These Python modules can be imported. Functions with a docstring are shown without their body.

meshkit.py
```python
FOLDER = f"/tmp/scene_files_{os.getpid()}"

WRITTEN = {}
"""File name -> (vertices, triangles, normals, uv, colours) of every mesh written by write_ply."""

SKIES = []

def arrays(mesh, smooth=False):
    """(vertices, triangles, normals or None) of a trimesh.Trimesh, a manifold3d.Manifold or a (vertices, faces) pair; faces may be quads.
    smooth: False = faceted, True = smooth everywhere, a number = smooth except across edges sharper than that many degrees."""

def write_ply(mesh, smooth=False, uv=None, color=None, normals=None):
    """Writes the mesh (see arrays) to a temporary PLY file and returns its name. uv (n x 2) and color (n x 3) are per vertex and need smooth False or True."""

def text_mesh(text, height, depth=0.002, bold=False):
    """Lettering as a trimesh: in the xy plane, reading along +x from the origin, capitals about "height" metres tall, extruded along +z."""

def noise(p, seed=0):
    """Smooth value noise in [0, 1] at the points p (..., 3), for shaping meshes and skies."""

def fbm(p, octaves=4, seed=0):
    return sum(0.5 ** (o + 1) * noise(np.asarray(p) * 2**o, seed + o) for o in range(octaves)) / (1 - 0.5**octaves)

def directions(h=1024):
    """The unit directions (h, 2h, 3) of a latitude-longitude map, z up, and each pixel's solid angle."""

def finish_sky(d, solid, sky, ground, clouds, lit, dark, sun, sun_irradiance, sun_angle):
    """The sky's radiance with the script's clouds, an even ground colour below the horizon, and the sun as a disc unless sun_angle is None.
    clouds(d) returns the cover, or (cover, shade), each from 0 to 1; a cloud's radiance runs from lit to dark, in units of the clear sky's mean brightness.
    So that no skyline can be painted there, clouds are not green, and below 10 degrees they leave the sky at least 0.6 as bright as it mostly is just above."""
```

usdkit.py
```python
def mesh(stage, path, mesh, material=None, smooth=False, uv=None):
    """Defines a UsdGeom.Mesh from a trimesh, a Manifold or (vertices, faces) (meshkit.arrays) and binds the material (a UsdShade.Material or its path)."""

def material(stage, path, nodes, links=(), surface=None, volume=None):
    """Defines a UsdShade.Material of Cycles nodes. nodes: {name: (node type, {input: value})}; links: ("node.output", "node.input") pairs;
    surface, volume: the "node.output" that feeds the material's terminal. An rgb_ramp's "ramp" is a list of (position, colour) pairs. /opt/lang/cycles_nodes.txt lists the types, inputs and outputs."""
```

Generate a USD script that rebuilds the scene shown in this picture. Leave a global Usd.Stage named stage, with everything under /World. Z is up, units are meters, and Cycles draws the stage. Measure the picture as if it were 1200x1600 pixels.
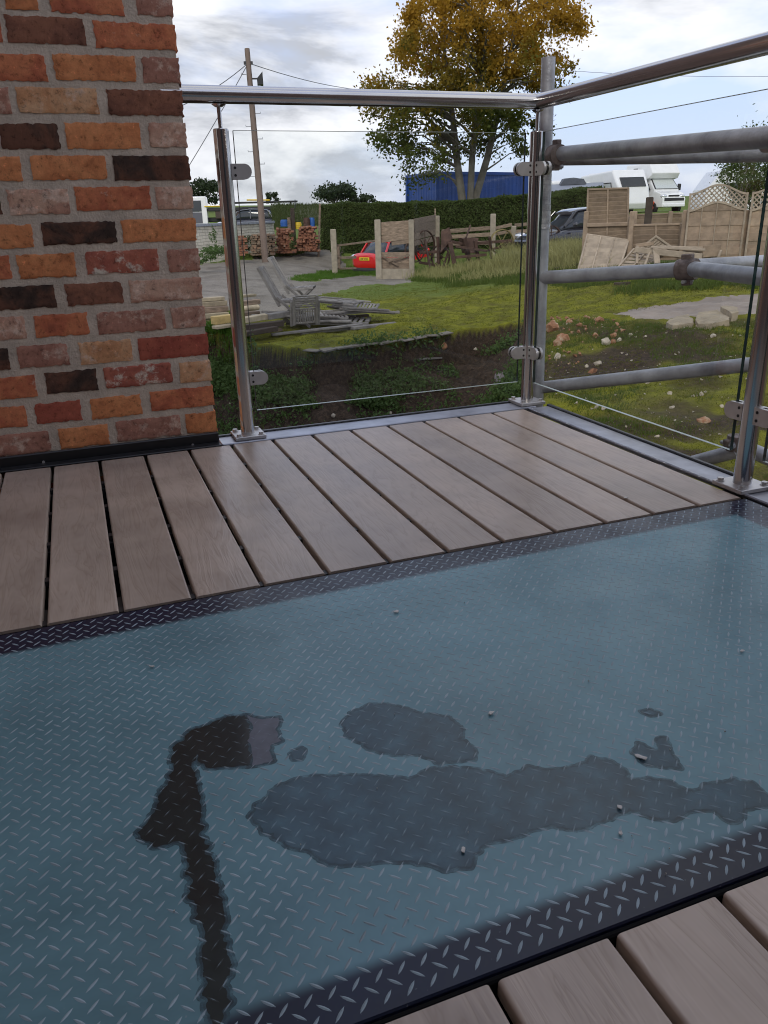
import math, random
import numpy as np, trimesh, usdkit, meshkit, shapely
from pxr import Usd, UsdGeom, UsdLux, UsdShade, Gf, Sdf, Vt
from scipy.interpolate import RBFInterpolator
from shapely.geometry import Polygon

rnd = random.Random(7)
rng = np.random.default_rng(7)
stage = Usd.Stage.CreateInMemory()
UsdGeom.SetStageUpAxis(stage, UsdGeom.Tokens.z)
UsdGeom.SetStageMetersPerUnit(stage, 1.0)
UsdGeom.Xform.Define(stage, '/World')
UsdGeom.Scope.Define(stage, '/World/Looks')

# ------------------------------------------------------------------ camera
F_PX, YAW, PITCH, ROLL = 1228.17, 0.3542, 0.3629, -0.0284
CAM = np.array([-1.6237, -2.7049, 0.7262])
def cam_axes():
    cy, sy, cp, sp = math.cos(YAW), math.sin(YAW), math.cos(PITCH), math.sin(PITCH)
    f = np.array([sy*cp, cy*cp, -sp]); r = np.array([cy, -sy, 0.]); u = np.cross(r, f)
    c, s = math.cos(ROLL), math.sin(ROLL)
    return c*r+s*u, -s*r+c*u, f
AX_R, AX_U, AX_F = cam_axes()
cam = UsdGeom.Camera.Define(stage, '/World/camera')
m = np.eye(4); m[0, :3], m[1, :3], m[2, :3], m[3, :3] = AX_R, AX_U, -AX_F, CAM
cam.AddTransformOp().Set(Gf.Matrix4d(*m.ravel().tolist()))
cam.CreateHorizontalApertureAttr(27.0); cam.CreateVerticalApertureAttr(36.0)
cam.CreateFocalLengthAttr(27.0*F_PX/1200.0)
cam.CreateClippingRangeAttr(Gf.Vec2f(0.02, 3000))
cam.CreateExposureAttr(0.74)

# ------------------------------------------------------------------ sun and sky
SUN_AZ, SUN_EL = math.radians(212), math.radians(36)      # azimuth = atan2(x, y)
sun_dir = np.array([math.sin(SUN_AZ)*math.cos(SUN_EL), math.cos(SUN_AZ)*math.cos(SUN_EL), math.sin(SUN_EL)])
sun = UsdLux.DistantLight.Define(stage, '/World/sun')
sun.CreateNormalizeAttr(True); sun.CreateIntensityAttr(0.22); sun.CreateAngleAttr(14.0)
sun.CreateColorAttr(Gf.Vec3f(1.0, 0.95, 0.87))
sun.AddTransformOp().Set(Gf.Matrix4d().SetRotate(Gf.Rotation(Gf.Vec3d(0, 0, 1), Gf.Vec3d(*sun_dir))))
SKY_STRENGTH, CL = 0.1, 6.7
sky_mat = usdkit.material(stage, '/World/Looks/sky', {
    'tc': ('texture_coordinate', {}),
    'sky': ('sky_texture', {'sky_type': 'single_scattering', 'sun_disc': False, 'sun_elevation': SUN_EL, 'sun_rotation': SUN_AZ, 'air_density': 1.0, 'aerosol_density': 1.5}),
    'map': ('mapping', {'scale': (1.0, 1.0, 2.6), 'location': (3.1, 0.4, 0.3)}),
    'n1': ('noise_texture', {'scale': 2.3, 'detail': 7.0, 'roughness': 0.55, 'distortion': 0.25}),
    'cover': ('rgb_ramp', {'ramp': [(0.0, (.02,)*3), (0.43, (.08,)*3), (0.52, (.7,)*3), (0.575, (1,)*3), (1, (1,)*3)]}),
    'map2': ('mapping', {'scale': (1.0, 1.0, 3.4), 'location': (0.3, 5.2, 1.7)}),
    'n2': ('noise_texture', {'scale': 3.1, 'detail': 8.0, 'roughness': 0.58, 'distortion': 0.35}),
    'shade': ('rgb_ramp', {'ramp': [(0.0, (.42*CL, .44*CL, .49*CL)), (0.40, (.50*CL, .52*CL, .57*CL)), (0.47, (.76*CL, .78*CL, .83*CL)), (0.54, (.93*CL, .94*CL, .97*CL)), (1, (1.03*CL, 1.02*CL, 1.0*CL))]}),
    'blue': ('mix', {'mix_type': 'mix', 'fac': 0.62, 'color2': (.54*CL, .63*CL, 1.0*CL)}),
    'mix': ('mix', {'mix_type': 'mix'}),
    'bg': ('background_shader', {'strength': SKY_STRENGTH}),
}, [('tc.generated', 'map.vector'), ('map.vector', 'n1.vector'), ('n1.fac', 'cover.fac'),
    ('tc.generated', 'map2.vector'), ('map2.vector', 'n2.vector'), ('n2.fac', 'shade.fac'),
    ('sky.color', 'blue.color1'), ('blue.color', 'mix.color1'), ('shade.color', 'mix.color2'), ('cover.color', 'mix.fac'), ('mix.color', 'bg.color')], surface='bg.background')
dome = UsdLux.DomeLight.Define(stage, '/World/sky')
UsdShade.MaterialBindingAPI.Apply(dome.GetPrim()).Bind(sky_mat)
dome.GetPrim().SetCustomDataByKey('kind', 'structure')

# ------------------------------------------------------------------ pixel helpers (1200 x 1600 photograph -> points of the place)
def ray(px, py):
    d = (px-600)/F_PX*AX_R - (py-800)/F_PX*AX_U + AX_F
    return d/np.linalg.norm(d)
def P(px, py, d):
    r = ray(px, py)
    return CAM + r*(d/math.hypot(r[0], r[1]))
def onplane(px, py, axis, val):
    r = ray(px, py)
    return CAM + r*((val-CAM[axis])/r[axis])

# ------------------------------------------------------------------ scene helpers
NAMES, LOC, MATS = {}, {}, {}
def fresh(parent, name):
    k = (parent, name); n = NAMES.get(k, -1)+1; NAMES[k] = n
    return parent+'/'+(name if n == 0 else f'{name}_{n:03d}')
def meta(prim, label=None, cat=None, group=None, kind=None):
    for k, v in (('label', label), ('category', cat), ('group', group), ('kind', kind)):
        if v: prim.SetCustomDataByKey(k, v)
def thing(name, label, cat, loc=(0, 0, 0), rz=0., group=None, kind=None):
    path = fresh('/World', name)
    x = UsdGeom.Xform.Define(stage, path)
    x.AddTranslateOp().Set(Gf.Vec3d(*map(float, loc)))
    if rz: x.AddRotateZOp().Set(math.degrees(rz))
    LOC[path] = (np.array(loc, float), rz)
    meta(x.GetPrim(), label, cat, group, kind)
    return path
def arr(mesh):
    v, f, _ = meshkit.arrays(mesh)
    return np.asarray(v, float), np.asarray(f, int)
def local(parent, v):
    """world points in the frame of the top-level thing that holds parent"""
    root = '/'.join(parent.split('/')[:3])
    if root in LOC:
        t, rz = LOC[root]; v = v-t
        if rz:
            c, s = math.cos(-rz), math.sin(-rz); v = v @ np.array([[c, -s, 0], [s, c, 0], [0, 0, 1]]).T
    return v
def obj(name, mesh, mat, parent=None, smooth=False, label=None, cat=None, group=None, kind=None, world=False, prim=None):
    path = fresh(parent or '/World', name)
    if world and parent:
        v, f = arr(mesh); mesh = (local(parent, v), f)
    mm = usdkit.mesh(stage, path, mesh, mat, smooth)
    meta(mm.GetPrim(), label, cat, group, kind)
    if prim:
        for k, a in prim.items():
            UsdGeom.PrimvarsAPI(mm).CreatePrimvar(k, Sdf.ValueTypeNames.FloatArray, 'vertex').Set(Vt.FloatArray.FromNumpy(np.asarray(a, np.float32)))
    return path
def dup(src, loc, rz, label, cat, group=None):
    base = src.split('/')[-1]
    path = fresh('/World', base)
    x = UsdGeom.Xform.Define(stage, path); pr = x.GetPrim()
    pr.GetReferences().AddInternalReference(src); pr.SetInstanceable(True)
    x.ClearXformOpOrder(); x.AddTranslateOp().Set(Gf.Vec3d(*map(float, loc))); x.AddRotateZOp().Set(math.degrees(rz))
    meta(pr, label, cat, group); return path

def cat(ms):
    vs, fs, n = [], [], 0
    for mm in ms:
        v, f = arr(mm); vs.append(v); fs.append(f+n); n += len(v)
    return np.vstack(vs), np.vstack(fs)
def xf(mesh, loc=(0, 0, 0), rot=None, scale=None):
    v, f = arr(mesh); v = v.copy()
    if scale is not None: v = v*np.asarray(scale)
    if rot is not None: v = v @ np.asarray(rot).T
    return v+np.asarray(loc, float), f
def rot(ax, a):
    return trimesh.transformations.rotation_matrix(a, ax)[:3, :3]
RX, RY, RZ = (lambda a: rot((1, 0, 0), a)), (lambda a: rot((0, 1, 0), a)), (lambda a: rot((0, 0, 1), a))
def bx(cx, cy, cz, sx, sy, sz, c=0.):
    """box, edges chamfered by c"""
    if c <= 0:
        return xf(trimesh.creation.box((sx, sy, sz)), (cx, cy, cz))
    pts = []
    for a in (-1, 1):
        for b in (-1, 1):
            for d in (-1, 1):
                h = np.array([sx, sy, sz])/2
                for k in range(3):
                    q = h-c; q = q.copy(); q[k] = h[k]
                    pts.append(q*(a, b, d))
    t = trimesh.convex.convex_hull(np.array(pts))
    return xf(t, (cx, cy, cz))
def frame_of(d):
    d = np.asarray(d, float)/np.linalg.norm(d)
    a = np.array([0, 0, 1.]) if abs(d[2]) < .9 else np.array([1., 0, 0])
    x = np.cross(a, d); x /= np.linalg.norm(x); return x, np.cross(d, x), d
def pipe(pts, r, n=10, cap=True):
    pts = np.asarray(pts, float); rs = np.broadcast_to(np.asarray(r, float), (len(pts),))
    t = np.linspace(0, 2*np.pi, n, endpoint=False); V, Fs = [], []
    for i, p in enumerate(pts):
        d = pts[min(i+1, len(pts)-1)]-pts[max(i-1, 0)]
        x, y, _ = frame_of(d)
        if i and x @ px_ < 0: x, y = -x, -y
        px_ = x
        V.append(p+rs[i]*(np.cos(t)[:, None]*x+np.sin(t)[:, None]*y))
    for i in range(len(pts)-1):
        for k in range(n):
            a, b = i*n+k, i*n+(k+1) % n
            Fs += [(a, b, b+n), (a, b+n, a+n)]
    V = np.vstack(V)
    if cap:
        V = np.vstack([V, pts[0], pts[-1]]); c0, c1 = len(V)-2, len(V)-1; o = (len(pts)-1)*n
        for k in range(n):
            Fs += [(c0, (k+1) % n, k), (c1, o+k, o+(k+1) % n)]
    return V, np.array(Fs)
def bar(p0, p1, w, h, up=(0, 0, 1), c=0., ext=0.):
    """a straight timber or bar from p0 to p1: w across, h along up"""
    p0, p1 = np.asarray(p0, float), np.asarray(p1, float); d = p1-p0; L = np.linalg.norm(d); d /= L
    up = np.asarray(up, float); s = np.cross(d, up); s /= np.linalg.norm(s); u = np.cross(s, d)
    return xf(bx(0, 0, 0, L+2*ext, w, h, c), (p0+p1)/2, np.stack([d, s, u], 1))
def extr(poly, h, M=None, loc=(0, 0, 0)):
    """polygon (list of xy) extruded along z, then placed"""
    t = trimesh.creation.extrude_polygon(Polygon(poly), h, engine='earcut')
    return xf(t, loc, M)
def loft(rings, cap=True):
    n = len(rings[0]); V = np.vstack(rings); Fs = []
    for i in range(len(rings)-1):
        for k in range(n):
            a, b = i*n+k, i*n+(k+1) % n
            Fs += [(a, b, b+n), (a, b+n, a+n)]
    if cap:
        V = np.vstack([V, rings[0].mean(0), rings[-1].mean(0)]); c0, c1 = len(V)-2, len(V)-1; o = (len(rings)-1)*n
        for k in range(n):
            Fs += [(c0, (k+1) % n, k), (c1, o+k, o+(k+1) % n)]
    return V, np.array(Fs)
def hull(pts):
    return arr(trimesh.convex.convex_hull(np.asarray(pts, float)))
def rock(seed, sx, sy, sz, n=18):
    r = np.random.default_rng(seed); p = r.normal(size=(n, 3)); p /= np.linalg.norm(p, axis=1)[:, None]
    return hull(p*(r.uniform(.75, 1.05, (n, 1)))*np.array([sx, sy, sz])/2)
def noisy(mesh, amp, sc, seed=0):
    v, f = arr(mesh)
    d = np.stack([meshkit.fbm(v*sc+17.3*k, 3, seed+k) for k in range(3)], 1)-.5
    return v+d*2*amp, f

# ------------------------------------------------------------------ materials
def mat(name, nodes, links, surface='p.BSDF'):
    if name not in MATS: MATS[name] = usdkit.material(stage, '/World/Looks/'+name, nodes, links, surface=surface)
    return MATS[name]
def simple(name, col, rough=.6, metal=0., nscale=0., namp=.25, bump=0., bscale=40., spec=.5, coat=0., ramp=None, alongz=None, rnd_amp=0.):
    """colour broken up by noise in object space, optional bump; ramp replaces the tone pair"""
    nodes = {'p': ('principled_bsdf', {'base_color': col, 'roughness': rough, 'metallic': metal, 'specular_ior_level': spec, 'coat_weight': coat})}
    links = []
    if nscale or bump or ramp:
        nodes['tc'] = ('texture_coordinate', {}); nodes['oi'] = ('object_info', {})
        nodes['off'] = ('vector_math', {'math_type': 'add'}); nodes['sc'] = ('vector_math', {'math_type': 'scale', 'vector1': (37., 51., 23.)})
        nodes['map'] = ('mapping', {'scale': alongz or (1, 1, 1)})
        links += [('oi.random', 'sc.scale'), ('tc.object', 'off.vector1'), ('sc.vector', 'off.vector2'), ('off.vector', 'map.vector')]
        nodes['n'] = ('noise_texture', {'scale': nscale or 5., 'detail': 5., 'roughness': .6})
        lo, hi = tuple(c*(1-namp) for c in col), tuple(min(1, c*(1+namp)) for c in col)
        nodes['r'] = ('rgb_ramp', {'ramp': ramp or [(.25, lo), (.75, hi)]})
        links += [('map.vector', 'n.vector'), ('n.fac', 'r.fac')]
        last = 'r.color'
        if rnd_amp:
            nodes['rv'] = ('map_range', {'from_min': 0., 'from_max': 1., 'to_min': 1-rnd_amp, 'to_max': 1+rnd_amp})
            nodes['hs'] = ('hsv', {'hue': .5, 'saturation': 1., 'fac': 1.})
            links += [('oi.random', 'rv.value'), ('rv.result', 'hs.value'), (last, 'hs.color')]; last = 'hs.color'
        links.append((last, 'p.base_color'))
        if bump:
            nodes['bn'] = ('noise_texture', {'scale': bscale, 'detail': 4., 'roughness': .65})
            nodes['b'] = ('bump', {'strength': bump, 'distance': .01})
            links += [('map.vector', 'bn.vector'), ('bn.fac', 'b.height'), ('b.normal', 'p.normal')]
    return mat(name, nodes, links)

STEEL = simple('brushed_steel', (.60, .585, .57), .17, 1., nscale=3., namp=.10, alongz=(1, 1, 1))
STEEL_FLAT = simple('satin_steel', (.58, .565, .55), .42, .75, nscale=30., namp=.12)
GALV = simple('galvanised_tube', (.36, .37, .39), .45, .3, nscale=9., namp=.45, bump=.25, bscale=60.)
RUSTY_COUPLER = simple('coupler_metal', (.2, .16, .145), .6, .6, nscale=25., namp=.6, bump=.5, bscale=60.)
BLACK = simple('black_rubber', (.006, .006, .006), .85, spec=.1)
BLACK_TRIM = simple('black_trim', (.010, .010, .011), .35, nscale=20, namp=.3)
FLASH = simple('lead_flashing', (.34, .35, .39), .30, .6, nscale=7., namp=.45, bump=.08, bscale=14.)
VOID = simple('dark_membrane', (.010, .010, .010), .8)
MORTAR = simple('mortar', (.58, .49, .395), .95, nscale=16., namp=.22, bump=.55, bscale=110., spec=.2)
CONC = simple('concrete', (.29, .25, .19), .9, nscale=6., namp=.25, bump=.3, bscale=30., rnd_amp=.12)
OLDWOOD = simple('weathered_wood', (.21, .155, .11), .85, nscale=7., namp=.5, bump=.4, bscale=25., rnd_amp=.25, alongz=(1, 1, 3.5))
GREYWOOD = simple('silver_grey_wood', (.20, .185, .17), .8, nscale=8., namp=.4, bump=.25, bscale=30., rnd_amp=.2)
FENCEWOOD = simple('fence_wood', (.29, .215, .15), .85, nscale=5., namp=.32, bump=.3, bscale=30., rnd_amp=.16)
FENCEPALE = simple('pale_fence_wood', (.34, .275, .205), .85, nscale=5., namp=.3, bump=.2, bscale=30., rnd_amp=.12)
DARKWOOD = simple('dark_post_wood', (.05, .036, .026), .85, nscale=6., namp=.4)
RAWWOOD = simple('sawn_timber', (.36, .30, .20), .8, nscale=8., namp=.4, bump=.3, bscale=30., rnd_amp=.3)
RUST = simple('rusted_iron', (.075, .042, .03), .8, .2, nscale=6., namp=.6, bump=.4, bscale=30., rnd_amp=.2)
BLOCKW = simple('painted_blockwork', (.60, .56, .45), .9, nscale=4., namp=.14, bump=.2, bscale=40., rnd_amp=.07)
COPING = simple('grey_coping', (.27, .29, .32), .8, nscale=5., namp=.2)
RED = simple('red_car_paint', (.62, .012, .012), .25, coat=1.)
DKCAR = simple('dark_car_paint', (.012, .013, .017), .22, coat=1.)
NAVYCAR = simple('charcoal_car_paint', (.018, .02, .03), .25, coat=1.)
WHITEP = simple('white_vehicle_paint', (.80, .80, .79), .3, coat=.5, nscale=2., namp=.05)
GREYP = simple('pale_grey_paint', (.55, .56, .57), .35)
BLACKP = simple('black_plastic', (.02, .02, .021), .5)
TYRE = simple('tyre_rubber', (.018, .018, .018), .8)
CARGLASS = simple('car_window_glass', (.02, .025, .03), .06, spec=.7)
BLIND = simple('window_blind', (.52, .55, .53), .3, nscale=14., namp=.12, coat=.6)
CHROME = simple('lamp_chrome', (.75, .75, .76), .12, .8)
ORANGE = simple('orange_plastic', (.85, .10, .02), .4)
YELLOWP = simple('yellow_plate', (.80, .58, .03), .4)
BLUEBOX = simple('blue_container_paint', (.010, .055, .26), .5, nscale=1.3, namp=.25)
BLUEP = simple('blue_plastic', (.02, .10, .34), .4)
YELP = simple('yellow_plastic', (.65, .45, .03), .4)
RBRICK = simple('reclaimed_brick', (.22, .09, .05), .9, nscale=7., namp=.4, ramp=[(.3, (.07, .04, .03)), (.45, (.20, .08, .045)), (.58, (.27, .12, .065)), (.72, (.34, .28, .22))])
POLEW = simple('pole_wood', (.17, .125, .10), .85, nscale=4., namp=.35, alongz=(1, 1, .15), bump=.3, bscale=20.)
BARK = simple('bark', (.13, .12, .095), .9, nscale=5., namp=.4, bump=.6, bscale=20., alongz=(1, 1, .4))
STONE = simple('pale_stone', (.42, .37, .29), .9, nscale=10., namp=.3, bump=.4, bscale=40., rnd_amp=.15)
SLABROCK = simple('broken_concrete', (.29, .24, .165), .9, nscale=5., namp=.3, bump=.5, bscale=25.)
BRICKRUB = simple('brick_rubble', (.29, .14, .085), .9, nscale=10., namp=.5, ramp=[(.3, (.17, .075, .04)), (.5, (.29, .14, .07)), (.66, (.40, .31, .21))], bump=.4, bscale=40.)
GREYROOF = simple('grey_sheet_roof', (.22, .24, .28), .6, nscale=2., namp=.12)
TARP = simple('dark_grey_tarp', (.07, .08, .095), .6, nscale=4., namp=.3)
FLAKE = simple('paint_flake', (.55, .52, .48), .7)
WIRE = simple('grey_cable', (.10, .10, .11), .7)

# leaves / grass: each blade or leaf takes its own tone
def leafmat(name, ramp, trans=.35, rough=.55, pos=None):
    """pos: (z low, z high) mixes a second, higher ramp in with height"""
    nodes = {'g': ('geometry', {}), 'r': ('rgb_ramp', {'ramp': ramp}), 'p': ('principled_bsdf', {'roughness': rough, 'specular_ior_level': .12}),
             't': ('translucent_bsdf', {}), 'mx': ('mix_closure', {'fac': trans})}
    links = [('g.random_per_island', 'r.fac')]; last = 'r.color'
    if pos:
        lo, hi, ramp2 = pos
        nodes.update({'s': ('separate_xyz', {}), 'mr': ('map_range', {'from_min': lo, 'from_max': hi, 'to_min': -.18, 'to_max': 1.18, 'clamp': False}),
                      'n': ('noise_texture', {'scale': .55, 'detail': 3.}), 'nm': ('map_range', {'from_min': .3, 'from_max': .7, 'to_min': -.55, 'to_max': .55}),
                      'ad': ('math', {'math_type': 'add', 'use_clamp': True}), 'r2': ('rgb_ramp', {'ramp': ramp2}), 'mc': ('mix', {'mix_type': 'mix'})})
        links += [('g.position', 's.vector'), ('s.z', 'mr.value'), ('g.position', 'n.vector'), ('n.fac', 'nm.value'), ('mr.result', 'ad.value1'), ('nm.result', 'ad.value2'),
                  ('g.random_per_island', 'r2.fac'), ('ad.value', 'mc.fac'), ('r.color', 'mc.color1'), ('r2.color', 'mc.color2')]; last = 'mc.color'
    links += [(last, 'p.base_color'), (last, 't.color'), ('p.BSDF', 'mx.closure1'), ('t.BSDF', 'mx.closure2')]
    return mat(name, nodes, links, 'mx.closure')
GRASS = leafmat('lawn_grass', [(0, (.08, .115, .022)), (.5, (.155, .20, .038)), (.8, (.25, .27, .065)), (1, (.38, .33, .15))])
LUSH = leafmat('lush_grass', [(0, (.07, .14, .018)), (.6, (.14, .24, .03)), (1, (.22, .29, .06))])
MOSSY = leafmat('mossy_turf', [(0, (.11, .12, .013)), (.5, (.175, .18, .015)), (1, (.26, .23, .03))])
DRY = leafmat('dry_grass', [(0, (.26, .25, .10)), (.2, (.50, .38, .20)), (.8, (.70, .53, .32)), (1, (.78, .64, .44))], .2)
WEED = leafmat('weed_leaves', [(0, (.08, .13, .04)), (.5, (.16, .24, .065)), (.8, (.24, .31, .09)), (1, (.20, .17, .08))])
EMBANK = leafmat('embankment_grass', [(0, (.06, .08, .025)), (.6, (.12, .145, .045)), (1, (.30, .27, .13))])
HEDGE = leafmat('hedge_leaves', [(0, (.07, .10, .028)), (.55, (.14, .19, .045)), (.85, (.20, .25, .055)), (1, (.36, .33, .08))], .35)
FARTREE = leafmat('far_tree_leaves', [(0, (.03, .045, .02)), (1, (.10, .12, .045))], .2)
AUTUMN = leafmat('autumn_leaves', [(0, (.08, .10, .02)), (.6, (.18, .20, .035)), (1, (.34, .30, .05))], .45,
                 pos=(3.6, 7.6, [(0, (.34, .19, .02)), (.35, (.66, .33, .03)), (.75, (.80, .45, .04)), (1, (.82, .58, .09))]))
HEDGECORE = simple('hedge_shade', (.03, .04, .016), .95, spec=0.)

# deck boards: embossed wood grain running along y
BOARD = mat('deck_board', {
    'tc': ('texture_coordinate', {}), 'oi': ('object_info', {}), 'sc': ('vector_math', {'math_type': 'scale', 'vector1': (7.3, 31.0, 5.1)}), 'off': ('vector_math', {'math_type': 'add'}),
    'map': ('mapping', {'scale': (1.0, .13, 1.0)}),
    'wn': ('noise_texture', {'scale': 9., 'detail': 2.}), 'wm': ('vector_math', {'math_type': 'scale', 'scale': .10}), 'wo': ('vector_math', {'math_type': 'add'}),
    'w': ('noise_texture', {'scale': 34., 'detail': 3., 'roughness': .55, 'distortion': .5}),
    'wv': ('math', {'math_type': 'multiply', 'value2': 9.0}), 'fr': ('math', {'math_type': 'pingpong', 'value2': 1.0}),
    'fine': ('noise_texture', {'scale': 240., 'detail': 3.}), 'blot': ('noise_texture', {'scale': 5., 'detail': 4.}),
    'r': ('rgb_ramp', {'ramp': [(0, (.39, .302, .238)), (.2, (.44, .347, .278)), (1, (.47, .375, .305))]}),
    'bl': ('rgb_ramp', {'ramp': [(.3, (.80,)*3), (.7, (1.1,)*3)]}),
    'mx': ('mix', {'mix_type': 'multiply', 'fac': 1.0}), 'rv': ('map_range', {'to_min': .86, 'to_max': 1.12}), 'hs': ('hsv', {'hue': .5, 'saturation': 1., 'fac': 1.}),
    'ba': ('math', {'math_type': 'multiply_add', 'value2': .35}), 'b': ('bump', {'strength': .22, 'distance': .0012}),
    'rr': ('map_range', {'to_min': .22, 'to_max': .42}),
    'p': ('principled_bsdf', {'roughness': .45, 'specular_ior_level': .42}),
}, [('oi.random', 'sc.scale'), ('tc.object', 'off.vector1'), ('sc.vector', 'off.vector2'), ('off.vector', 'map.vector'), ('map.vector', 'wn.vector'), ('wn.color', 'wm.vector1'),
    ('wm.vector', 'wo.vector1'), ('map.vector', 'wo.vector2'), ('wo.vector', 'w.vector'), ('w.fac', 'wv.value1'), ('wv.value', 'fr.value1'), ('fr.value', 'r.fac'),
    ('map.vector', 'fine.vector'), ('off.vector', 'blot.vector'), ('blot.fac', 'bl.fac'), ('r.color', 'mx.color1'), ('bl.color', 'mx.color2'),
    ('oi.random', 'rv.value'), ('rv.result', 'hs.value'), ('mx.color', 'hs.color'), ('hs.color', 'p.base_color'),
    ('fine.fac', 'ba.value1'), ('fr.value', 'ba.value3'), ('ba.value', 'b.height'), ('b.normal', 'p.normal'), ('blot.fac', 'rr.value'), ('rr.result', 'p.roughness')])

# bricks: several firings of old clay
def brickmat(name, dark, mid, light, pale, pale_at=.66, black=0.):
    ramp = [(.22, dark), (.42, mid), (.56, light)]
    return mat('brick_'+name, {
        'tc': ('texture_coordinate', {}), 'oi': ('object_info', {}), 'sc': ('vector_math', {'math_type': 'scale', 'vector1': (13., 29., 41.)}), 'off': ('vector_math', {'math_type': 'add'}),
        'n': ('noise_texture', {'scale': 11., 'detail': 6., 'roughness': .62, 'distortion': .6}), 'r': ('rgb_ramp', {'ramp': ramp}),
        'n2': ('noise_texture', {'scale': 17., 'detail': 8., 'roughness': .72}), 'pr': ('rgb_ramp', {'ramp': [(pale_at-.06, (0,)*3), (pale_at+.05, (1,)*3)]}),
        'n3': ('noise_texture', {'scale': 60., 'detail': 6., 'roughness': .75}), 'kr': ('rgb_ramp', {'ramp': [(.30, (.22,)*3), (.45, (.92,)*3), (.62, (1.06,)*3), (.72, (1.9,)*3)]}),
        'm1': ('mix', {'mix_type': 'mix', 'color2': pale}), 'm2': ('mix', {'mix_type': 'multiply', 'fac': .9}),
        'bn': ('noise_texture', {'scale': 55., 'detail': 7., 'roughness': .7}), 'b': ('bump', {'strength': .55, 'distance': .005}),
        'p': ('principled_bsdf', {'roughness': .92, 'specular_ior_level': .25}),
    }, [('oi.random', 'sc.scale'), ('tc.object', 'off.vector1'), ('sc.vector', 'off.vector2')] + [('off.vector', k+'.vector') for k in ('n', 'n2', 'n3', 'bn')] +
       [('n.fac', 'r.fac'), ('n2.fac', 'pr.fac'), ('r.color', 'm1.color1'), ('pr.color', 'm1.fac'), ('m1.color', 'm2.color1'), ('n3.fac', 'kr.fac'), ('kr.color', 'm2.color2'), ('m2.color', 'p.base_color'),
        ('bn.fac', 'b.height'), ('b.normal', 'p.normal')])
BR = {
    'o': brickmat('orange', (0.288, 0.105, 0.051), (0.602, 0.225, 0.093), (0.720, 0.296, 0.125), (0.738, 0.471, 0.311), .74),
    'r': brickmat('red_orange', (0.244, 0.078, 0.050), (0.515, 0.156, 0.081), (0.632, 0.227, 0.107), (0.714, 0.489, 0.370), .68),
    'd': brickmat('deep_red', (0.184, 0.049, 0.035), (0.355, 0.089, 0.060), (0.427, 0.119, 0.075), (0.722, 0.543, 0.443), .76),
    'w': brickmat('red_whitened', (0.201, 0.068, 0.048), (0.386, 0.117, 0.081), (0.458, 0.153, 0.098), (0.756, 0.672, 0.551), .56),
    'm': brickmat('mauve', (0.191, 0.089, 0.065), (0.365, 0.171, 0.122), (0.454, 0.223, 0.158), (0.659, 0.472, 0.366), .58),
    'p': brickmat('pale_pink', (0.323, 0.162, 0.115), (0.529, 0.291, 0.206), (0.622, 0.390, 0.278), (0.751, 0.556, 0.434), .56),
    'b': brickmat('brown', (0.087, 0.042, 0.030), (0.203, 0.089, 0.059), (0.290, 0.127, 0.078), (0.534, 0.358, 0.251), .72),
    'k': brickmat('burnt_black', (0.028, 0.021, 0.018), (0.068, 0.043, 0.033), (0.159, 0.073, 0.047), (0.367, 0.218, 0.143), .76),
    't': brickmat('tan', (0.390, 0.177, 0.082), (0.623, 0.318, 0.158), (0.690, 0.415, 0.236), (0.717, 0.516, 0.382), .6),
}

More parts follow.
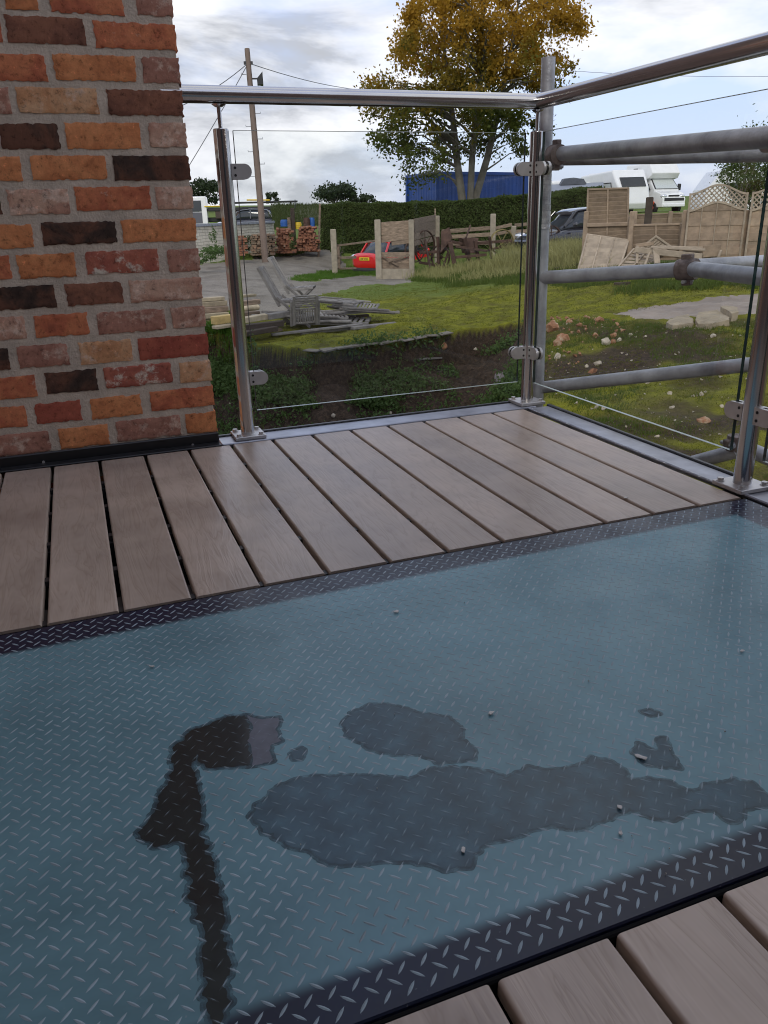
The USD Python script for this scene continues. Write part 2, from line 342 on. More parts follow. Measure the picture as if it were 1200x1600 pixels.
# walk-on glass: etched translucent top, black band printed under its rim
GX0, GX1, GY0, GY1 = -2.42, -.055, -2.192, -1.2135
def glassmat(name, tint, rough, seed):
    return mat(name, {
        'tc': ('geometry', {}), 's': ('separate_xyz', {}),
        'ax': ('math', {'math_type': 'subtract', 'value2': (GX0+GX1)/2}), 'axa': ('math', {'math_type': 'absolute'}), 'axr': ('map_range', {'from_min': (GX1-GX0)/2-.118, 'from_max': (GX1-GX0)/2-.100, 'range_type': 'smoothstep', 'clamp': True}),
        'ay': ('math', {'math_type': 'subtract', 'value2': -1.7165}), 'aya': ('math', {'math_type': 'absolute'}), 'ayr': ('map_range', {'from_min': .410, 'from_max': .430, 'range_type': 'smoothstep', 'clamp': True}),
        'mx': ('math', {'math_type': 'maximum'}),
        'n': ('noise_texture', {'scale': 2.6, 'detail': 9., 'roughness': .68, 'distortion': .4}), 'r': ('rgb_ramp', {'ramp': [(.3, tuple(c*.74 for c in tint)), (.5, tint), (.7, tuple(c*1.22+.01 for c in tint))]}),
        'n2': ('noise_texture', {'scale': 160., 'detail': 2.}), 'sp': ('rgb_ramp', {'ramp': [(.74, (0,)*3), (.8, (.35,)*3)]}),
        'mc': ('mix', {'mix_type': 'mix', 'color2': (.007, .010, .026)}), 'ms': ('mix', {'mix_type': 'mix', 'color2': (.30, .32, .33)}),
        'n3': ('noise_texture', {'scale': 11., 'detail': 5.}), 'rr': ('map_range', {'from_min': .3, 'from_max': .7, 'to_min': rough-.10, 'to_max': rough+.12}),
        'p': ('principled_bsdf', {'specular_ior_level': .4, 'ior': 1.5, 'sheen_roughness': .32, 'sheen_tint': (.42, .86, 1.0)}),
        'sw': ('map_range', {'from_min': 0., 'from_max': 1., 'to_min': 1.0, 'to_max': .0}),
    }, [('mx.value', 'sw.value'), ('sw.result', 'p.sheen_weight'), ('tc.position', 's.vector'), ('s.x', 'ax.value1'), ('ax.value', 'axa.value1'), ('axa.value', 'axr.value'), ('s.y', 'ay.value1'), ('ay.value', 'aya.value1'), ('aya.value', 'ayr.value'),
        ('axr.result', 'mx.value1'), ('ayr.result', 'mx.value2'), ('tc.position', 'n.vector'), ('n.fac', 'r.fac'), ('r.color', 'mc.color1'), ('mx.value', 'mc.fac'),
        ('tc.position', 'n2.vector'), ('n2.fac', 'sp.fac'), ('sp.color', 'ms.fac'), ('mc.color', 'ms.color1'), ('ms.color', 'p.base_color'),
        ('tc.position', 'n3.vector'), ('n3.fac', 'rr.value'), ('rr.result', 'p.roughness')])
ETCHED = glassmat('etched_glass', (.130, .245, .280), .30, 0)
LUG = simple('glass_tread_bars', (.25, .315, .35), .42, spec=.45, nscale=7., namp=.35)
def wetmat(name, col, rough, clear, scale, spec=.5):
    return mat(name, {'g': ('geometry', {}), 'n': ('noise_texture', {'scale': scale, 'detail': 7., 'roughness': .65}), 'c': ('map_range', {'from_min': .35, 'from_max': .68, 'to_min': clear*.6, 'to_max': min(.97, clear*1.5), 'clamp': True}),
        'r': ('rgb_ramp', {'ramp': [(.3, tuple(c*.7 for c in col)), (.7, tuple(c*1.3 for c in col))]}), 'p': ('principled_bsdf', {'roughness': rough, 'specular_ior_level': spec}), 't': ('transparent_bsdf', {'color': (1, 1, 1)}), 'm': ('mix_closure', {})},
        [('g.position', 'n.vector'), ('n.fac', 'c.value'), ('c.result', 'm.fac'), ('n.fac', 'r.fac'), ('r.color', 'p.base_color'), ('p.BSDF', 'm.closure1'), ('t.BSDF', 'm.closure2')], 'm.closure')
WETDARK = wetmat('wet_glass_dark', (.013, .016, .016), .14, .16, 30.)
WETMIST = wetmat('wet_glass_misted', (.042, .076, .096), .24, .42, 22.)
WETEDGE = wetmat('drying_margin', (.022, .036, .044), .25, .55, 60.)
WETEDGE2 = wetmat('drying_margin_outer', (.026, .05, .06), .27, .72, 60.)
WETMUD = wetmat('wet_glass_drying', (.12, .125, .15), .4, .18, 40.)

# clear balustrade glass
PANE = mat('clear_glass', {
    'f': ('fresnel', {'IOR': 1.5}), 't': ('transparent_bsdf', {'color': (.975, .985, .98)}), 'g': ('glossy_bsdf', {'color': (1, 1, 1), 'roughness': .0}), 'm': ('mix_closure', {}),
    'ge': ('geometry', {}), 'nb': ('math', {'math_type': 'subtract', 'value1': 1.0}), 'fm': ('math', {'math_type': 'multiply'}),
}, [('ge.backfacing', 'nb.value2'), ('nb.value', 'fm.value1'), ('f.fac', 'fm.value2'), ('fm.value', 'm.fac'), ('t.BSDF', 'm.closure1'), ('g.BSDF', 'm.closure2')], 'm.closure')
EDGEG = simple('glass_edge', (.012, .035, .032), .12, spec=.8)
EDGEW = simple('polished_glass_edge', (.50, .56, .54), .2)

# ------------------------------------------------------------------ terrain
CTRL = [  # photo pixel and ground distance
    (470, 515, 14.4), (600, 480, 18.5), (520, 440, 24), (700, 450, 22.5), (590, 438, 28), (522, 425, 30), (420, 412, 31), (340, 430, 25), (450, 388, 36), (330, 470, 18.6),
    (560, 428, 32), (760, 425, 26), (860, 400, 27), (950, 408, 21.5), (1100, 414, 20.5), (1190, 414, 20.5), (1000, 442, 17.5), (1100, 470, 14.5), (900, 470, 15.5),
    (1150, 500, 12.5), (1000, 500, 12.8), (880, 512, 12.5), (1000, 560, 10.3), (1100, 620, 8.6), (900, 600, 9.2), (1150, 700, 7.0), (950, 680, 7.3), (860, 640, 8.0),
    (640, 530, 13.1), (500, 545, 12.4), (380, 530, 13.6), (800, 503, 14.2), (330, 515, 14.5),
    (1030, 333, 52), (960, 342, 48), (430, 364, 56), (310, 361, 58), (860, 372, 36), (700, 398, 31.5), (500, 402, 34), (830, 392, 31),
    (480, 350, 52), (300, 322, 140), (560, 319, 140), (700, 315, 140), (900, 312, 140), (1150, 304, 140), (750, 340, 50), (650, 345, 50), (1150, 332, 46), (1062, 402, 33), (1180, 395, 33), (1000, 398, 31),
]
cp = np.array([P(*c) for c in CTRL])
far = [(CAM[0]+math.sin(a)*R_, CAM[1]+math.cos(a)*R_, 1.6 if R_ > 200 else .9) for a in np.linspace(-.6, 1.4, 9) for R_ in (300, 600)]
back = [(CAM[0]+math.sin(a)*R_, CAM[1]+math.cos(a)*R_, -1.6) for a in (2, 3, 4, 5) for R_ in (8, 40, 200, 600)]
cp = np.vstack([cp, far, back])
_rbf = RBFInterpolator(cp[:, :2], cp[:, 2], kernel='linear', smoothing=.12, neighbors=24)
RIM = np.array([P(*c)[:2] for c in [(150, 490, 15.0), (270, 505, 14.7), (335, 516, 14.2), (400, 541, 13.1), (500, 549, 12.3), (560, 541, 12.6), (640, 530, 13.0), (720, 516, 13.6), (800, 507, 14.0), (840, 507, 13.6)]])
def rim_depth(x, y):
    """metres inside the rim of the dug-out (towards the house); negative beyond it"""
    az = np.arctan2(x-CAM[0], y-CAM[1]); ra = np.arctan2(RIM[:, 0]-CAM[0], RIM[:, 1]-CAM[1]); rr = np.hypot(RIM[:, 0]-CAM[0], RIM[:, 1]-CAM[1])
    return np.interp(az, ra, rr) - np.hypot(x-CAM[0], y-CAM[1]), az, ra
def sstep(a, b, x):
    t = np.clip((x-a)/(b-a), 0, 1); return t*t*(3-2*t)
def pit(x, y):
    d, az, ra = rim_depth(x, y)
    wob = (meshkit.fbm(np.stack([x*1.4, y*1.4, x*0], -1), 4, 3)-.5)*.55
    side = 1-sstep(ra[-3], ra[-1]+.02, az)
    q = d+wob*.5
    return (.45*sstep(-.04, .08, q)+.55*sstep(.06, 1.7, q))*side, side, d
def height(x, y, fine=True):
    x, y = np.asarray(x, float), np.asarray(y, float); sh = x.shape; x, y = x.ravel(), y.ravel()
    z = _rbf(np.stack([x, y], 1))
    p_, side, d = pit(x, y)
    z = z - 1.25*p_ - .9*sstep(1.0, 4.5, d)*side
    r = np.hypot(x-CAM[0], y-CAM[1])
    if fine:
        q = np.stack([x, y, 0*x], -1)
        z = z + (meshkit.fbm(q*.8, 3, 5)-.5)*.16*np.clip(r/8, .5, 1)*np.clip(60/r, 0, 1) + (meshkit.fbm(q*5, 3, 9)-.5)*.10*np.clip(14/r, 0, 1)*(1+1.6*p_)
    # under and around the house the ground lies at the lower storey
    near = 1-sstep(3.0, 5.6, r)
    z = z*(1-near) + near*np.minimum(z, -2.5)
    return z.reshape(sh)
def gz(x, y): return float(height(np.array([x]), np.array([y]))[0])
def G(px, py):
    """where the sight line of a pixel meets the ground"""
    r = ray(px, py); h = math.hypot(r[0], r[1])
    ds = np.concatenate([np.arange(5.5, 40, .06), np.arange(40, 160, .5)]); pts = CAM+np.outer(ds/h, r)
    hit = np.nonzero(pts[:, 2] < height(pts[:, 0], pts[:, 1]))[0]
    return pts[hit[0]] if len(hit) else pts[-1]
def snap(p): return np.array([p[0], p[1], gz(p[0], p[1])])

# ground grid, polar about the camera
az_in = np.arange(YAW-.62, YAW+.62, .0028); az_out = np.arange(YAW+.62, YAW-.62+2*np.pi, .08)
AZ = np.concatenate([az_in, az_out]); NA = len(AZ)
RR = [0.3, 1.5, 3, 4, 4.6]
while RR[-1] < 900: RR.append(RR[-1]*(1.0024 if 11.6 < RR[-1] < 14.8 else 1.0085 if RR[-1] < 40 else 1.03 if RR[-1] < 150 else 1.15))
RR = np.array(RR); NR = len(RR)
gx = CAM[0]+np.sin(AZ)[None]*RR[:, None]; gy = CAM[1]+np.cos(AZ)[None]*RR[:, None]
gzz = height(gx, gy)
V = np.stack([gx, gy, gzz], -1).reshape(-1, 3)
ii, jj = np.meshgrid(np.arange(NR-1), np.arange(NA), indexing='ij'); j2 = (jj+1) % NA
a, b, c, d = ii*NA+jj, ii*NA+j2, (ii+1)*NA+j2, (ii+1)*NA+jj
Q = np.stack([a, d, c, b], -1).reshape(-1, 4)
cen = V[Q].mean(1)
def poly_world(pxs): return Polygon([G(*p)[:2] for p in pxs]).buffer(0)
ROAD_PX = [(200, 505), (300, 500), (345, 480), (400, 497), (455, 488), (497, 460), (560, 446), (645, 441), (645, 429), (560, 431), (470, 441), (452, 437), (500, 424), (545, 416), (525, 404), (522, 396), (545, 388), (515, 384), (470, 397), (420, 403), (380, 406), (340, 411), (300, 414), (200, 420)]
SLAB_PX = [(955, 492), (1000, 481), (1100, 469), (1260, 458), (1260, 492), (1180, 491), (1100, 497), (1010, 499)]
road_poly, slab_poly = poly_world(ROAD_PX), poly_world(SLAB_PX)
jit = np.stack([meshkit.fbm(np.c_[cen[:, :2]*2.2, cen[:, 2]*0+k*9.1], 3, 31+k) for k in (0, 1)], 1)-.5
cxy = cen[:, :2]+jit*.55
is_road = shapely.contains_xy(road_poly, cxy[:, 0], cxy[:, 1])
is_slab = shapely.contains_xy(slab_poly, cen[:, 0]+jit[:, 0]*.25, cen[:, 1]+jit[:, 1]*.25) & ~is_road
p_, side_, d_ = pit(V[:, 0], V[:, 1])
azv = np.arctan2(V[:, 0]-CAM[0], V[:, 1]-CAM[1]); rv = np.hypot(V[:, 0]-CAM[0], V[:, 1]-CAM[1])
fb = meshkit.fbm(np.c_[V[:, :2]*.9, V[:, 2]*0], 4, 12)
az_r = math.atan2(*(P(850, 520, 12)-CAM)[:2])
rub = sstep(az_r-.03, az_r+.02, azv)*(1-sstep(11.8, 13.4, rv+ (fb-.5)*2))           # loose slope of rubble right of the corner
soil = np.clip(sstep(.0, .05, p_+(fb-.5)*.03) + rub*sstep(.33, .55, fb)*.95, 0, 1)
moss = np.clip(rub*.75 + (1-sstep(17.5, 22.5, rv+(fb-.5)*5))*(1-p_), 0, 1)
def groundmat(name):
    return mat(name, {
        'g': ('geometry', {}), 'as': ('attribute', {'attribute': 'soil'}), 'am': ('attribute', {'attribute': 'moss'}),
        'n1': ('noise_texture', {'scale': 3.1, 'detail': 8., 'roughness': .68}), 'n2': ('noise_texture', {'scale': 17., 'detail': 6., 'roughness': .7}), 'n3': ('noise_texture', {'scale': 60., 'detail': 3., 'roughness': .7}),
        'grass': ('rgb_ramp', {'ramp': [(.3, (.06, .09, .016)), (.5, (.11, .16, .026)), (.7, (.18, .19, .06))]}),
        'moss': ('rgb_ramp', {'ramp': [(.28, (.07, .055, .018)), (.42, (.115, .115, .012)), (.58, (.18, .185, .012)), (.72, (.22, .20, .03))]}),
        'soil': ('rgb_ramp', {'ramp': [(.3, (.020, .014, .010)), (.5, (.045, .032, .022)), (.62, (.075, .05, .034)), (.72, (.05, .055, .02))]}),
        'm1': ('mix', {'mix_type': 'mix'}), 'm2': ('mix', {'mix_type': 'mix'}), 'dark': ('rgb_ramp', {'ramp': [(.3, (.5,)*3), (.55, (1.05,)*3)]}), 'm3': ('mix', {'mix_type': 'multiply', 'fac': .8}),
        'b': ('bump', {'strength': .8, 'distance': .03}), 'p': ('principled_bsdf', {'roughness': .95, 'specular_ior_level': .2}),
    }, [('g.position', k+'.vector') for k in ('n1', 'n2', 'n3')] + [('n2.fac', 'grass.fac'), ('n1.fac', 'moss.fac'), ('n2.fac', 'soil.fac'), ('grass.color', 'm1.color1'), ('moss.color', 'm1.color2'), ('am.fac', 'm1.fac'),
        ('m1.color', 'm2.color1'), ('soil.color', 'm2.color2'), ('as.fac', 'm2.fac'), ('m2.color', 'm3.color1'), ('n3.fac', 'dark.fac'), ('dark.color', 'm3.color2'), ('m3.color', 'p.base_color'), ('n2.fac', 'b.height'), ('b.normal', 'p.normal')])
GRAVEL = mat('gravel_track', {
    'g': ('geometry', {}), 'n1': ('noise_texture', {'scale': 1.1, 'detail': 8., 'roughness': .65}), 'n2': ('noise_texture', {'scale': 26., 'detail': 5., 'roughness': .75}),
    'r': ('rgb_ramp', {'ramp': [(.3, (.12, .105, .085)), (.5, (.195, .175, .145)), (.7, (.25, .225, .19))]}), 'k': ('rgb_ramp', {'ramp': [(.3, (.62,)*3), (.5, (1,)*3), (.72, (1.35,)*3)]}),
    'm': ('mix', {'mix_type': 'multiply', 'fac': .8}), 'b': ('bump', {'strength': .6, 'distance': .02}), 'p': ('principled_bsdf', {'roughness': .9, 'specular_ior_level': .25})},
    [('g.position', 'n1.vector'), ('g.position', 'n2.vector'), ('n1.fac', 'r.fac'), ('n2.fac', 'k.fac'), ('r.color', 'm.color1'), ('k.color', 'm.color2'), ('m.color', 'p.base_color'), ('n2.fac', 'b.height'), ('b.normal', 'p.normal')])
SLABM = simple('concrete_slab', (.24, .20, .165), .9, nscale=1.6, namp=.3, bump=.3, bscale=12.)
def submesh(mask):
    q = Q[mask]; used, inv = np.unique(q, return_inverse=True); q = inv.reshape(-1, 4)
    return (V[used], np.vstack([q[:, [0, 1, 2]], q[:, [0, 2, 3]]])), used
gm, used = submesh(~(is_road | is_slab))
obj('ground', gm, groundmat('ground_cover'), smooth=True, kind='structure', prim={'soil': soil[used], 'moss': moss[used]})
obj('road', submesh(is_road)[0], GRAVEL, smooth=True, kind='structure')
obj('concrete_pad', submesh(is_slab)[0], SLABM, smooth=True, kind='structure')

# ------------------------------------------------------------------ brick wall at the left
WY, WX = -0.028, -1.238
wall = thing('brick_wall', 'reclaimed red brick wall pillar standing at the left end of the deck', 'wall', (-1.8, .13, 0))
obj('mortar', bx((-2.5+WX-.006)/2, (WY+.0035+.32)/2, 1.05, (WX-.006+2.5), .32-WY-.0035, 8.6), MORTAR, wall, world=True)
COURSES = [  # photo rows: mid height at the right edge, then (left px, right px, y px, kind of brick)
    [(8, 60, 6, 'o'), (78, 193, 8, 'r'), (213, 267, 10, 'm')],
    [(11, 133, 53, 'b'), (148, 273, 58, 'r')],
    [(-48, 73, 112, 'r'), (85, 213, 112, 'o'), (223, 278, 111, 'm')],
    [(-100, 17, 163, 'm'), (28, 154, 165, 't'), (168, 284, 160, 'b')],
    [(0, 93, 215, 'k'), (103, 220, 214, 'o'), (233, 290, 211, 'p')],
    [(-78, 34, 267, 'o'), (49, 167, 266, 'o'), (177, 295, 260, 'k')],
    [(-110, 1, 317, 'k'), (12, 109, 315, 'p'), (118, 236, 311, 'r'), (244, 300, 308, 'p')],
    [(-56, 51, 364, 'o'), (65, 182, 362, 'k'), (190, 306, 359, 'o')],
    [(-94, 16, 415, 'r'), (27, 118, 413, 'o'), (134, 248, 407, 'w'), (262, 311, 406, 'm')],
    [(-14, 86, 460, 'k'), (102, 192, 456, 'b'), (202, 316, 449, 'p')],
    [(-64, 39, 508, 'p'), (53, 138, 504, 'r'), (151, 259, 498, 'm'), (268, 321, 493, 'p')],
    [(-90, 14, 557, 'k'), (26, 107, 552, 'm'), (123, 206, 545, 't'), (215, 327, 537, 'd')],
    [(-40, 57, 604, 'r'), (70, 152, 593, 'k'), (162, 269, 584, 'w'), (280, 331, 576, 't')],
    [(-52, 41, 648, 'r'), (54, 127, 640, 'd'), (141, 221, 632, 'o'), (234, 335, 621, 'r')],
    [(-20, 79, 690, 'm'), (91, 170, 679, 'o'), (181, 283, 668, 'm'), (290, 340, 659, 'o')],
    [(-40, 76, 731, 'r'), (88, 140, 719, 'r'), (152, 225, 708, 'm'), (236, 342, 697, 'o')],
]
def brick_mesh(x0, x1, z0, z1, y0, y1, seed):
    t = trimesh.creation.box((1, 1, 1)); v, f = np.array(t.vertices), np.array(t.faces)
    nx, nz = max(4, int((x1-x0)/.0065)), 10
    us, ws = np.linspace(-.5, .5, nx+1), np.linspace(-.5, .5, nz+1)
    # front face grid joined to a plain back: rings from back to front, then the face
    ys = [.5, -.36, -.46, -.5]
    per = [(u, -.5) for u in us[:-1]]+[(.5, w) for w in ws[:-1]]+[(u, .5) for u in us[::-1][:-1]]+[(-.5, w) for w in ws[::-1][:-1]]
    per = np.array(per); n = len(per); Vs, Fs = [], []
    for k, yy in enumerate(ys):
        Vs.append(np.c_[per[:, 0], np.full(n, yy), per[:, 1]])
    for k in range(len(ys)-1):
        for i in range(n):
            a_, b_ = k*n+i, k*n+(i+1) % n
            Fs += [(a_, b_, b_+n), (a_, b_+n, a_+n)]
    base = (len(ys)-1)*n; idx = {}
    for i, (u, w) in enumerate(per): idx[(round(u, 5), round(w, 5))] = base+i
    Vn = []; cnt = len(ys)*n
    for u in us:
        for w in ws:
            k = (round(u, 5), round(w, 5))
            if k not in idx: idx[k] = cnt+len(Vn); Vn.append((u, -.5, w))
    for i in range(nx):
        for j in range(nz):
            q = [idx[(round(us[i+di], 5), round(ws[j+dj], 5))] for di, dj in ((0, 0), (1, 0), (1, 1), (0, 1))]
            Fs += [(q[0], q[1], q[2]), (q[0], q[2], q[3])]
    v = np.vstack(Vs+[np.array(Vn)]); f = np.array(Fs)
    sx, sy, sz = x1-x0, y1-y0, z1-z0
    q = v.copy(); p = v*np.array([sx, sy, sz])
    front = q[:, 1] < -.3
    # worn arrises: edges of the face pulled back, outline wandering
    ex = np.maximum(0, np.abs(p[:, 0])-(sx/2-.006))/.006; ez = np.maximum(0, np.abs(p[:, 2])-(sz/2-.006))/.006
    e = np.maximum(ex, ez)
    nn = meshkit.fbm(p*np.array([38, 10, 50])+seed*7.7, 3, seed); n3 = meshkit.fbm(p*np.array([20, 5, 25])+seed*3.1, 2, seed+50); n4 = meshkit.fbm(p*np.array([90, 5, 90])+seed*1.7, 3, seed+90)
    p[:, 1] += front*(np.where(q[:, 1] < -.49, e*.0016, 0) + (nn-.5)*.0028)
    lab = np.stack([np.sign(p[:, 0])*np.clip(ex, 0, 1), np.zeros(len(p)), np.sign(p[:, 2])*np.clip(ez, 0, 1)], 1)
    p -= front[:, None]*lab*np.clip((n4-.45)*.012+(n3-.5)*.004, -.001, .0055)[:, None]
    return p+np.array([(x0+x1)/2, (y0+y1)/2, (z0+z1)/2]), f
seed = 0
kinds = list('oorrdmmpbbkwt')
def put_brick(x0, x1, z0, z1, y0, y1, kind):
    global seed; seed += 1
    obj('brick', brick_mesh(x0, x1, z0, z1, y0, y1, seed), BR[kind], wall, world=True, smooth=50)
zs = []
for row in COURSES:
    zr = onplane(row[-1][1], row[-1][2], 1, WY)[2]; zs.append(zr)
zs = np.array(zs); k_ = np.arange(len(zs)); fit = np.polyfit(k_, zs, 1)
for k in range(-9, len(COURSES)+1):
    zc = np.polyval(fit, k) if not 0 <= k < len(COURSES) else .5*zs[k]+.5*np.polyval(fit, k)
    hh = .0335
    if 0 <= k < len(COURSES):
        row = COURSES[k]; left = 0
        for n, (a_, b_, y_, kd) in enumerate(row):
            x0 = onplane(a_, y_, 1, WY)[0]; x1 = onplane(b_, y_, 1, WY)[0]
            if n == len(row)-1: x1 = WX
            if n == 0: left = x0
            dz = rnd.uniform(-.003, .003)
            put_brick(max(x0, -2.5), x1, zc-hh+dz+rnd.uniform(-.002, .002), zc+hh+dz+rnd.uniform(-.002, .002), WY, WY+.105, kd)
        x = left-.013
    else:
        x = WX-(.0 if k % 2 else .0); first = .105 if k % 2 else .222
        put_brick(x-first, x, zc-hh, zc+hh, WY, WY+.105, rnd.choice(kinds)); x -= first+.013
    while x > -2.49:
        L = min(rnd.choice([.222, .222, .226, .218]), x+2.5)
        if L > .03: put_brick(x-L, x, zc-hh, zc+hh, WY, WY+.105, rnd.choice(kinds))
        x -= L+.013
    # return face round the corner
    b = brick_mesh(-.21, 0, -hh, hh, 0, .1, 900+k)
    v = arr(b)[0]; v = np.stack([-v[:, 1]+WX, v[:, 0]+.21+WY+.105+.012, v[:, 2]+zc], 1)
    obj('brick', (v, b[1]), BR[rnd.choice(kinds)], wall, world=True, smooth=50)
# black trim along the foot of the wall
tr = thing('wall_trim', 'black trim strip screwed along the foot of the brick wall', 'trim', (-1.8, -.07, 0))
obj('strip', cat([bx((-2.5+WX)/2, WY-.010, .018, WX+2.5, .014, .040, .003), bx((-2.5+WX)/2, WY-.034, .002, WX+2.5, .05, .006, .002)]), BLACK_TRIM, tr, world=True)
for px_, py_ in ((68, 722), (301, 695)):
    q = onplane(px_, py_, 1, WY-.018)
    obj('screw', pipe([q+(0, .002, 0), q+(0, -.003, 0)], .0045, 10), STEEL_FLAT, tr, world=True)
    q2 = q+(0, 0, 0)

# ------------------------------------------------------------------ deck
deck = thing('deck', 'grey brown composite terrace deck beside the brick wall', 'deck', (-1.2, -.6, 0), kind='structure')
PX0, PP, GAP = -1.7777, .1434, .0100
def board(x0, x1, y0, y1, seed):
    w, L, t, r = x1-x0, y1-y0, .022, .005
    prof = [(-w/2, -t), (w/2, -t)]
    prof += [(w/2-r+r*math.cos(a), -r+r*math.sin(a)) for a in np.linspace(0, np.pi/2, 5)]
    prof += [(-w/2+r-r*math.sin(a), -r+r*math.cos(a)) for a in np.linspace(0, np.pi/2, 5)]
    prof = np.array(prof); sag = .0004*np.random.default_rng(seed).normal(size=3)
    rings = [np.c_[prof[:, 0], np.full(len(prof), yy), prof[:, 1]*k_] for yy, k_ in ((-L/2, 1), (-L/2+.0001, 1), (L/2-.0001, 1), (L/2, 1))]
    v, f = loft(rings); f = f[:, ::-1]
    return v+np.array([(x0+x1)/2, (y0+y1)/2, sag[0]]), f
def boards(lo, hi, x_at, y0, y1):
    for k in range(lo, hi):
        x0, x1 = x_at+(k-1)*PP+GAP/2, x_at+k*PP-GAP/2
        yy1 = y1(.5*(x0+x1))
        msh = board(x0, x1, y0+rnd.uniform(-.001, .001), yy1, k+50)
        v, f = msh; loc = v.mean(0)
        path = obj('board', (local(deck, v)-np.array([0, 0, 0]), f), BOARD, deck, smooth=40)
boards(-4, 13, PX0, -1.205, lambda x: WY-.062 if x < WX-.08 else -.087)
boards(-7, 11, -1.3347, -3.6, lambda x: -2.203)
for y_ in (-.3, -.75, -1.12, -2.4, -2.8, -3.3):
    obj('joist', bx(-1.2, y_, -.052, 2.42, .05, .06), BLACKP, deck, world=True)
clips = []
for k in range(-4, 12):
    for y_ in (-.3, -.52, -.75, -.97, -1.185):
        clips.append(bx(PX0+k*PP, y_, -.014, GAP*.95, .022, .012))
obj('board_clip', cat(clips), BLACKP, deck, world=True, kind='stuff')
obj('underlay', bx(-1.2, -1.75, -.16, 2.44, 3.7, .14), VOID, deck, world=True)
# flashing round the outer edges
def flashing(x0, x1, y0, y1, along):
    if along == 'x':
        obj('edge_flashing', cat([bx((x0+x1)/2, (y0+y1)/2, -.006, x1-x0, y1-y0, .010, .003), bx((x0+x1)/2, y0+.006, -.003, x1-x0, .012, .012, .003)]), FLASH, deck, world=True)
        obj('edge_lip', bx((x0+x1)/2, y1+.010, -.021, x1-x0+.03, .016, .05, .003), BLACK_TRIM, deck, world=True)
    else:
        obj('edge_flashing', cat([bx((x0+x1)/2, (y0+y1)/2, -.006, x1-x0, y1-y0, .010, .003), bx(x0+.006, (y0+y1)/2, -.003, .012, y1-y0, .012, .003)]), FLASH, deck, world=True)
        obj('edge_lip', bx(x1+.010, (y0+y1)/2, -.021, .016, y1-y0+.03, .05, .003), BLACK_TRIM, deck, world=True)
flashing(WX+.004, .0, -.078, .035, 'x')
flashing(-.042, .05, -3.6, -.079, 'y')
# house below the deck
obj('house_base', bx(-1.3, -2.4, -1.75, 2.55, 4.7, 3.0), MORTAR, deck, world=True)

hs = thing('house', 'brick house enclosing the terrace on its left and behind the viewer', 'house', (-2.6, -3.7, 0))
HB = mat('house_brick', {'g': ('geometry', {}), 'n': ('noise_texture', {'scale': 8., 'detail': 6.}), 'r': ('rgb_ramp', {'ramp': [(.3, (.08, .05, .04)), (.55, (.16, .09, .07)), (.7, (.22, .17, .14))]}), 'p': ('principled_bsdf', {'roughness': .9})},
         [('g.position', 'n.vector'), ('n.fac', 'r.fac'), ('r.color', 'p.base_color')])
obj('wall', bx(-2.66, -2.0, 1.05, .30, 3.4, 8.6), HB, hs, world=True)
obj('wall', bx(-.3, -3.86, -.25, 8.6, .30, 6.0), HB, hs, world=True)
obj('wing_wall', bx(-3.0, 2.2, 1.05, 3.5, 3.7, 8.6), HB, hs, world=True)
obj('glazed_door', bx(-1.5, -3.69, 1.05, 1.8, .03, 2.1, .01), CARGLASS, hs, world=True)

# ------------------------------------------------------------------ walk-on glass panel
pan = thing('glass_floor_panel', 'blue green anti-slip walk-on glass panel set flush in the deck', 'floor panel', ((GX0+GX1)/2, (GY0+GY1)/2, 0))
obj('glass_sheet', bx((GX0+GX1)/2, (GY0+GY1)/2, -.022, GX1-GX0, GY1-GY0, .040, .002), ETCHED, pan, world=True)
fr = .007
obj('seal', cat([bx((GX0+GX1)/2, GY0-fr/2-.0015, -.02, GX1-GX0+.04, fr, .032, .002), bx((GX0+GX1)/2, GY1+fr/2+.0005, -.02, GX1-GX0+.04, fr-.001, .032, .002),
                 bx(GX1+.006, (GY0+GY1)/2, -.02, .010, GY1-GY0-.002, .032, .002), bx(GX0-.008, (GY0+GY1)/2, -.02, .014, GY1-GY0-.002, .032, .002)]), BLACK, pan, world=True)
# raised bars in the usual two-way pattern
lug_v, lug_f = [], []
prof = [(-.0098, 0), (-.0045, .0017), (0, .0021), (.0045, .0017), (.0098, 0), (.0045, -.0017), (0, -.0021), (-.0045, -.0017)]
top = [(-.0062, 0), (0, .0011), (.0062, 0), (0, -.0011)]
base = np.array([(x, y, 0) for x, y in prof]); ridge = np.array([(-.0065, 0, .0005), (0, 0, .0007), (.0065, 0, .0005)])
lv = np.vstack([base, ridge]); lf = [(0, 8, 1), (1, 8, 9), (1, 9, 2), (2, 9, 3), (3, 9, 10), (3, 10, 4), (4, 10, 5), (5, 10, 9), (5, 9, 6), (6, 9, 7), (7, 9, 8), (7, 8, 0)]
lf = np.array(lf)[:, ::-1]
S = .0125; O = np.array([-1.5264, -1.964]); n_ = 0
for i in range(-75, 122):
    for j in range(-20, 62):
        if (i+j) % 2: continue
        x, y = O+np.array([i, j])*S
        if not (GX0+.008 < x < GX1-.008 and GY0+.007 < y < GY1-.007): continue
        a_ = -math.pi/4 if i % 2 == 0 else math.pi/4
        q = xf((lv*(1+.04*rnd.uniform(-1, 1)), lf), (x, y, -.0021), RZ(a_+rnd.uniform(-.02, .02)))[0]
        lug_v.append(q); lug_f.append(lf+n_); n_ += len(q)
obj('tread_pattern', (np.vstack(lug_v), np.vstack(lug_f)), LUG, pan, world=True, kind='stuff')
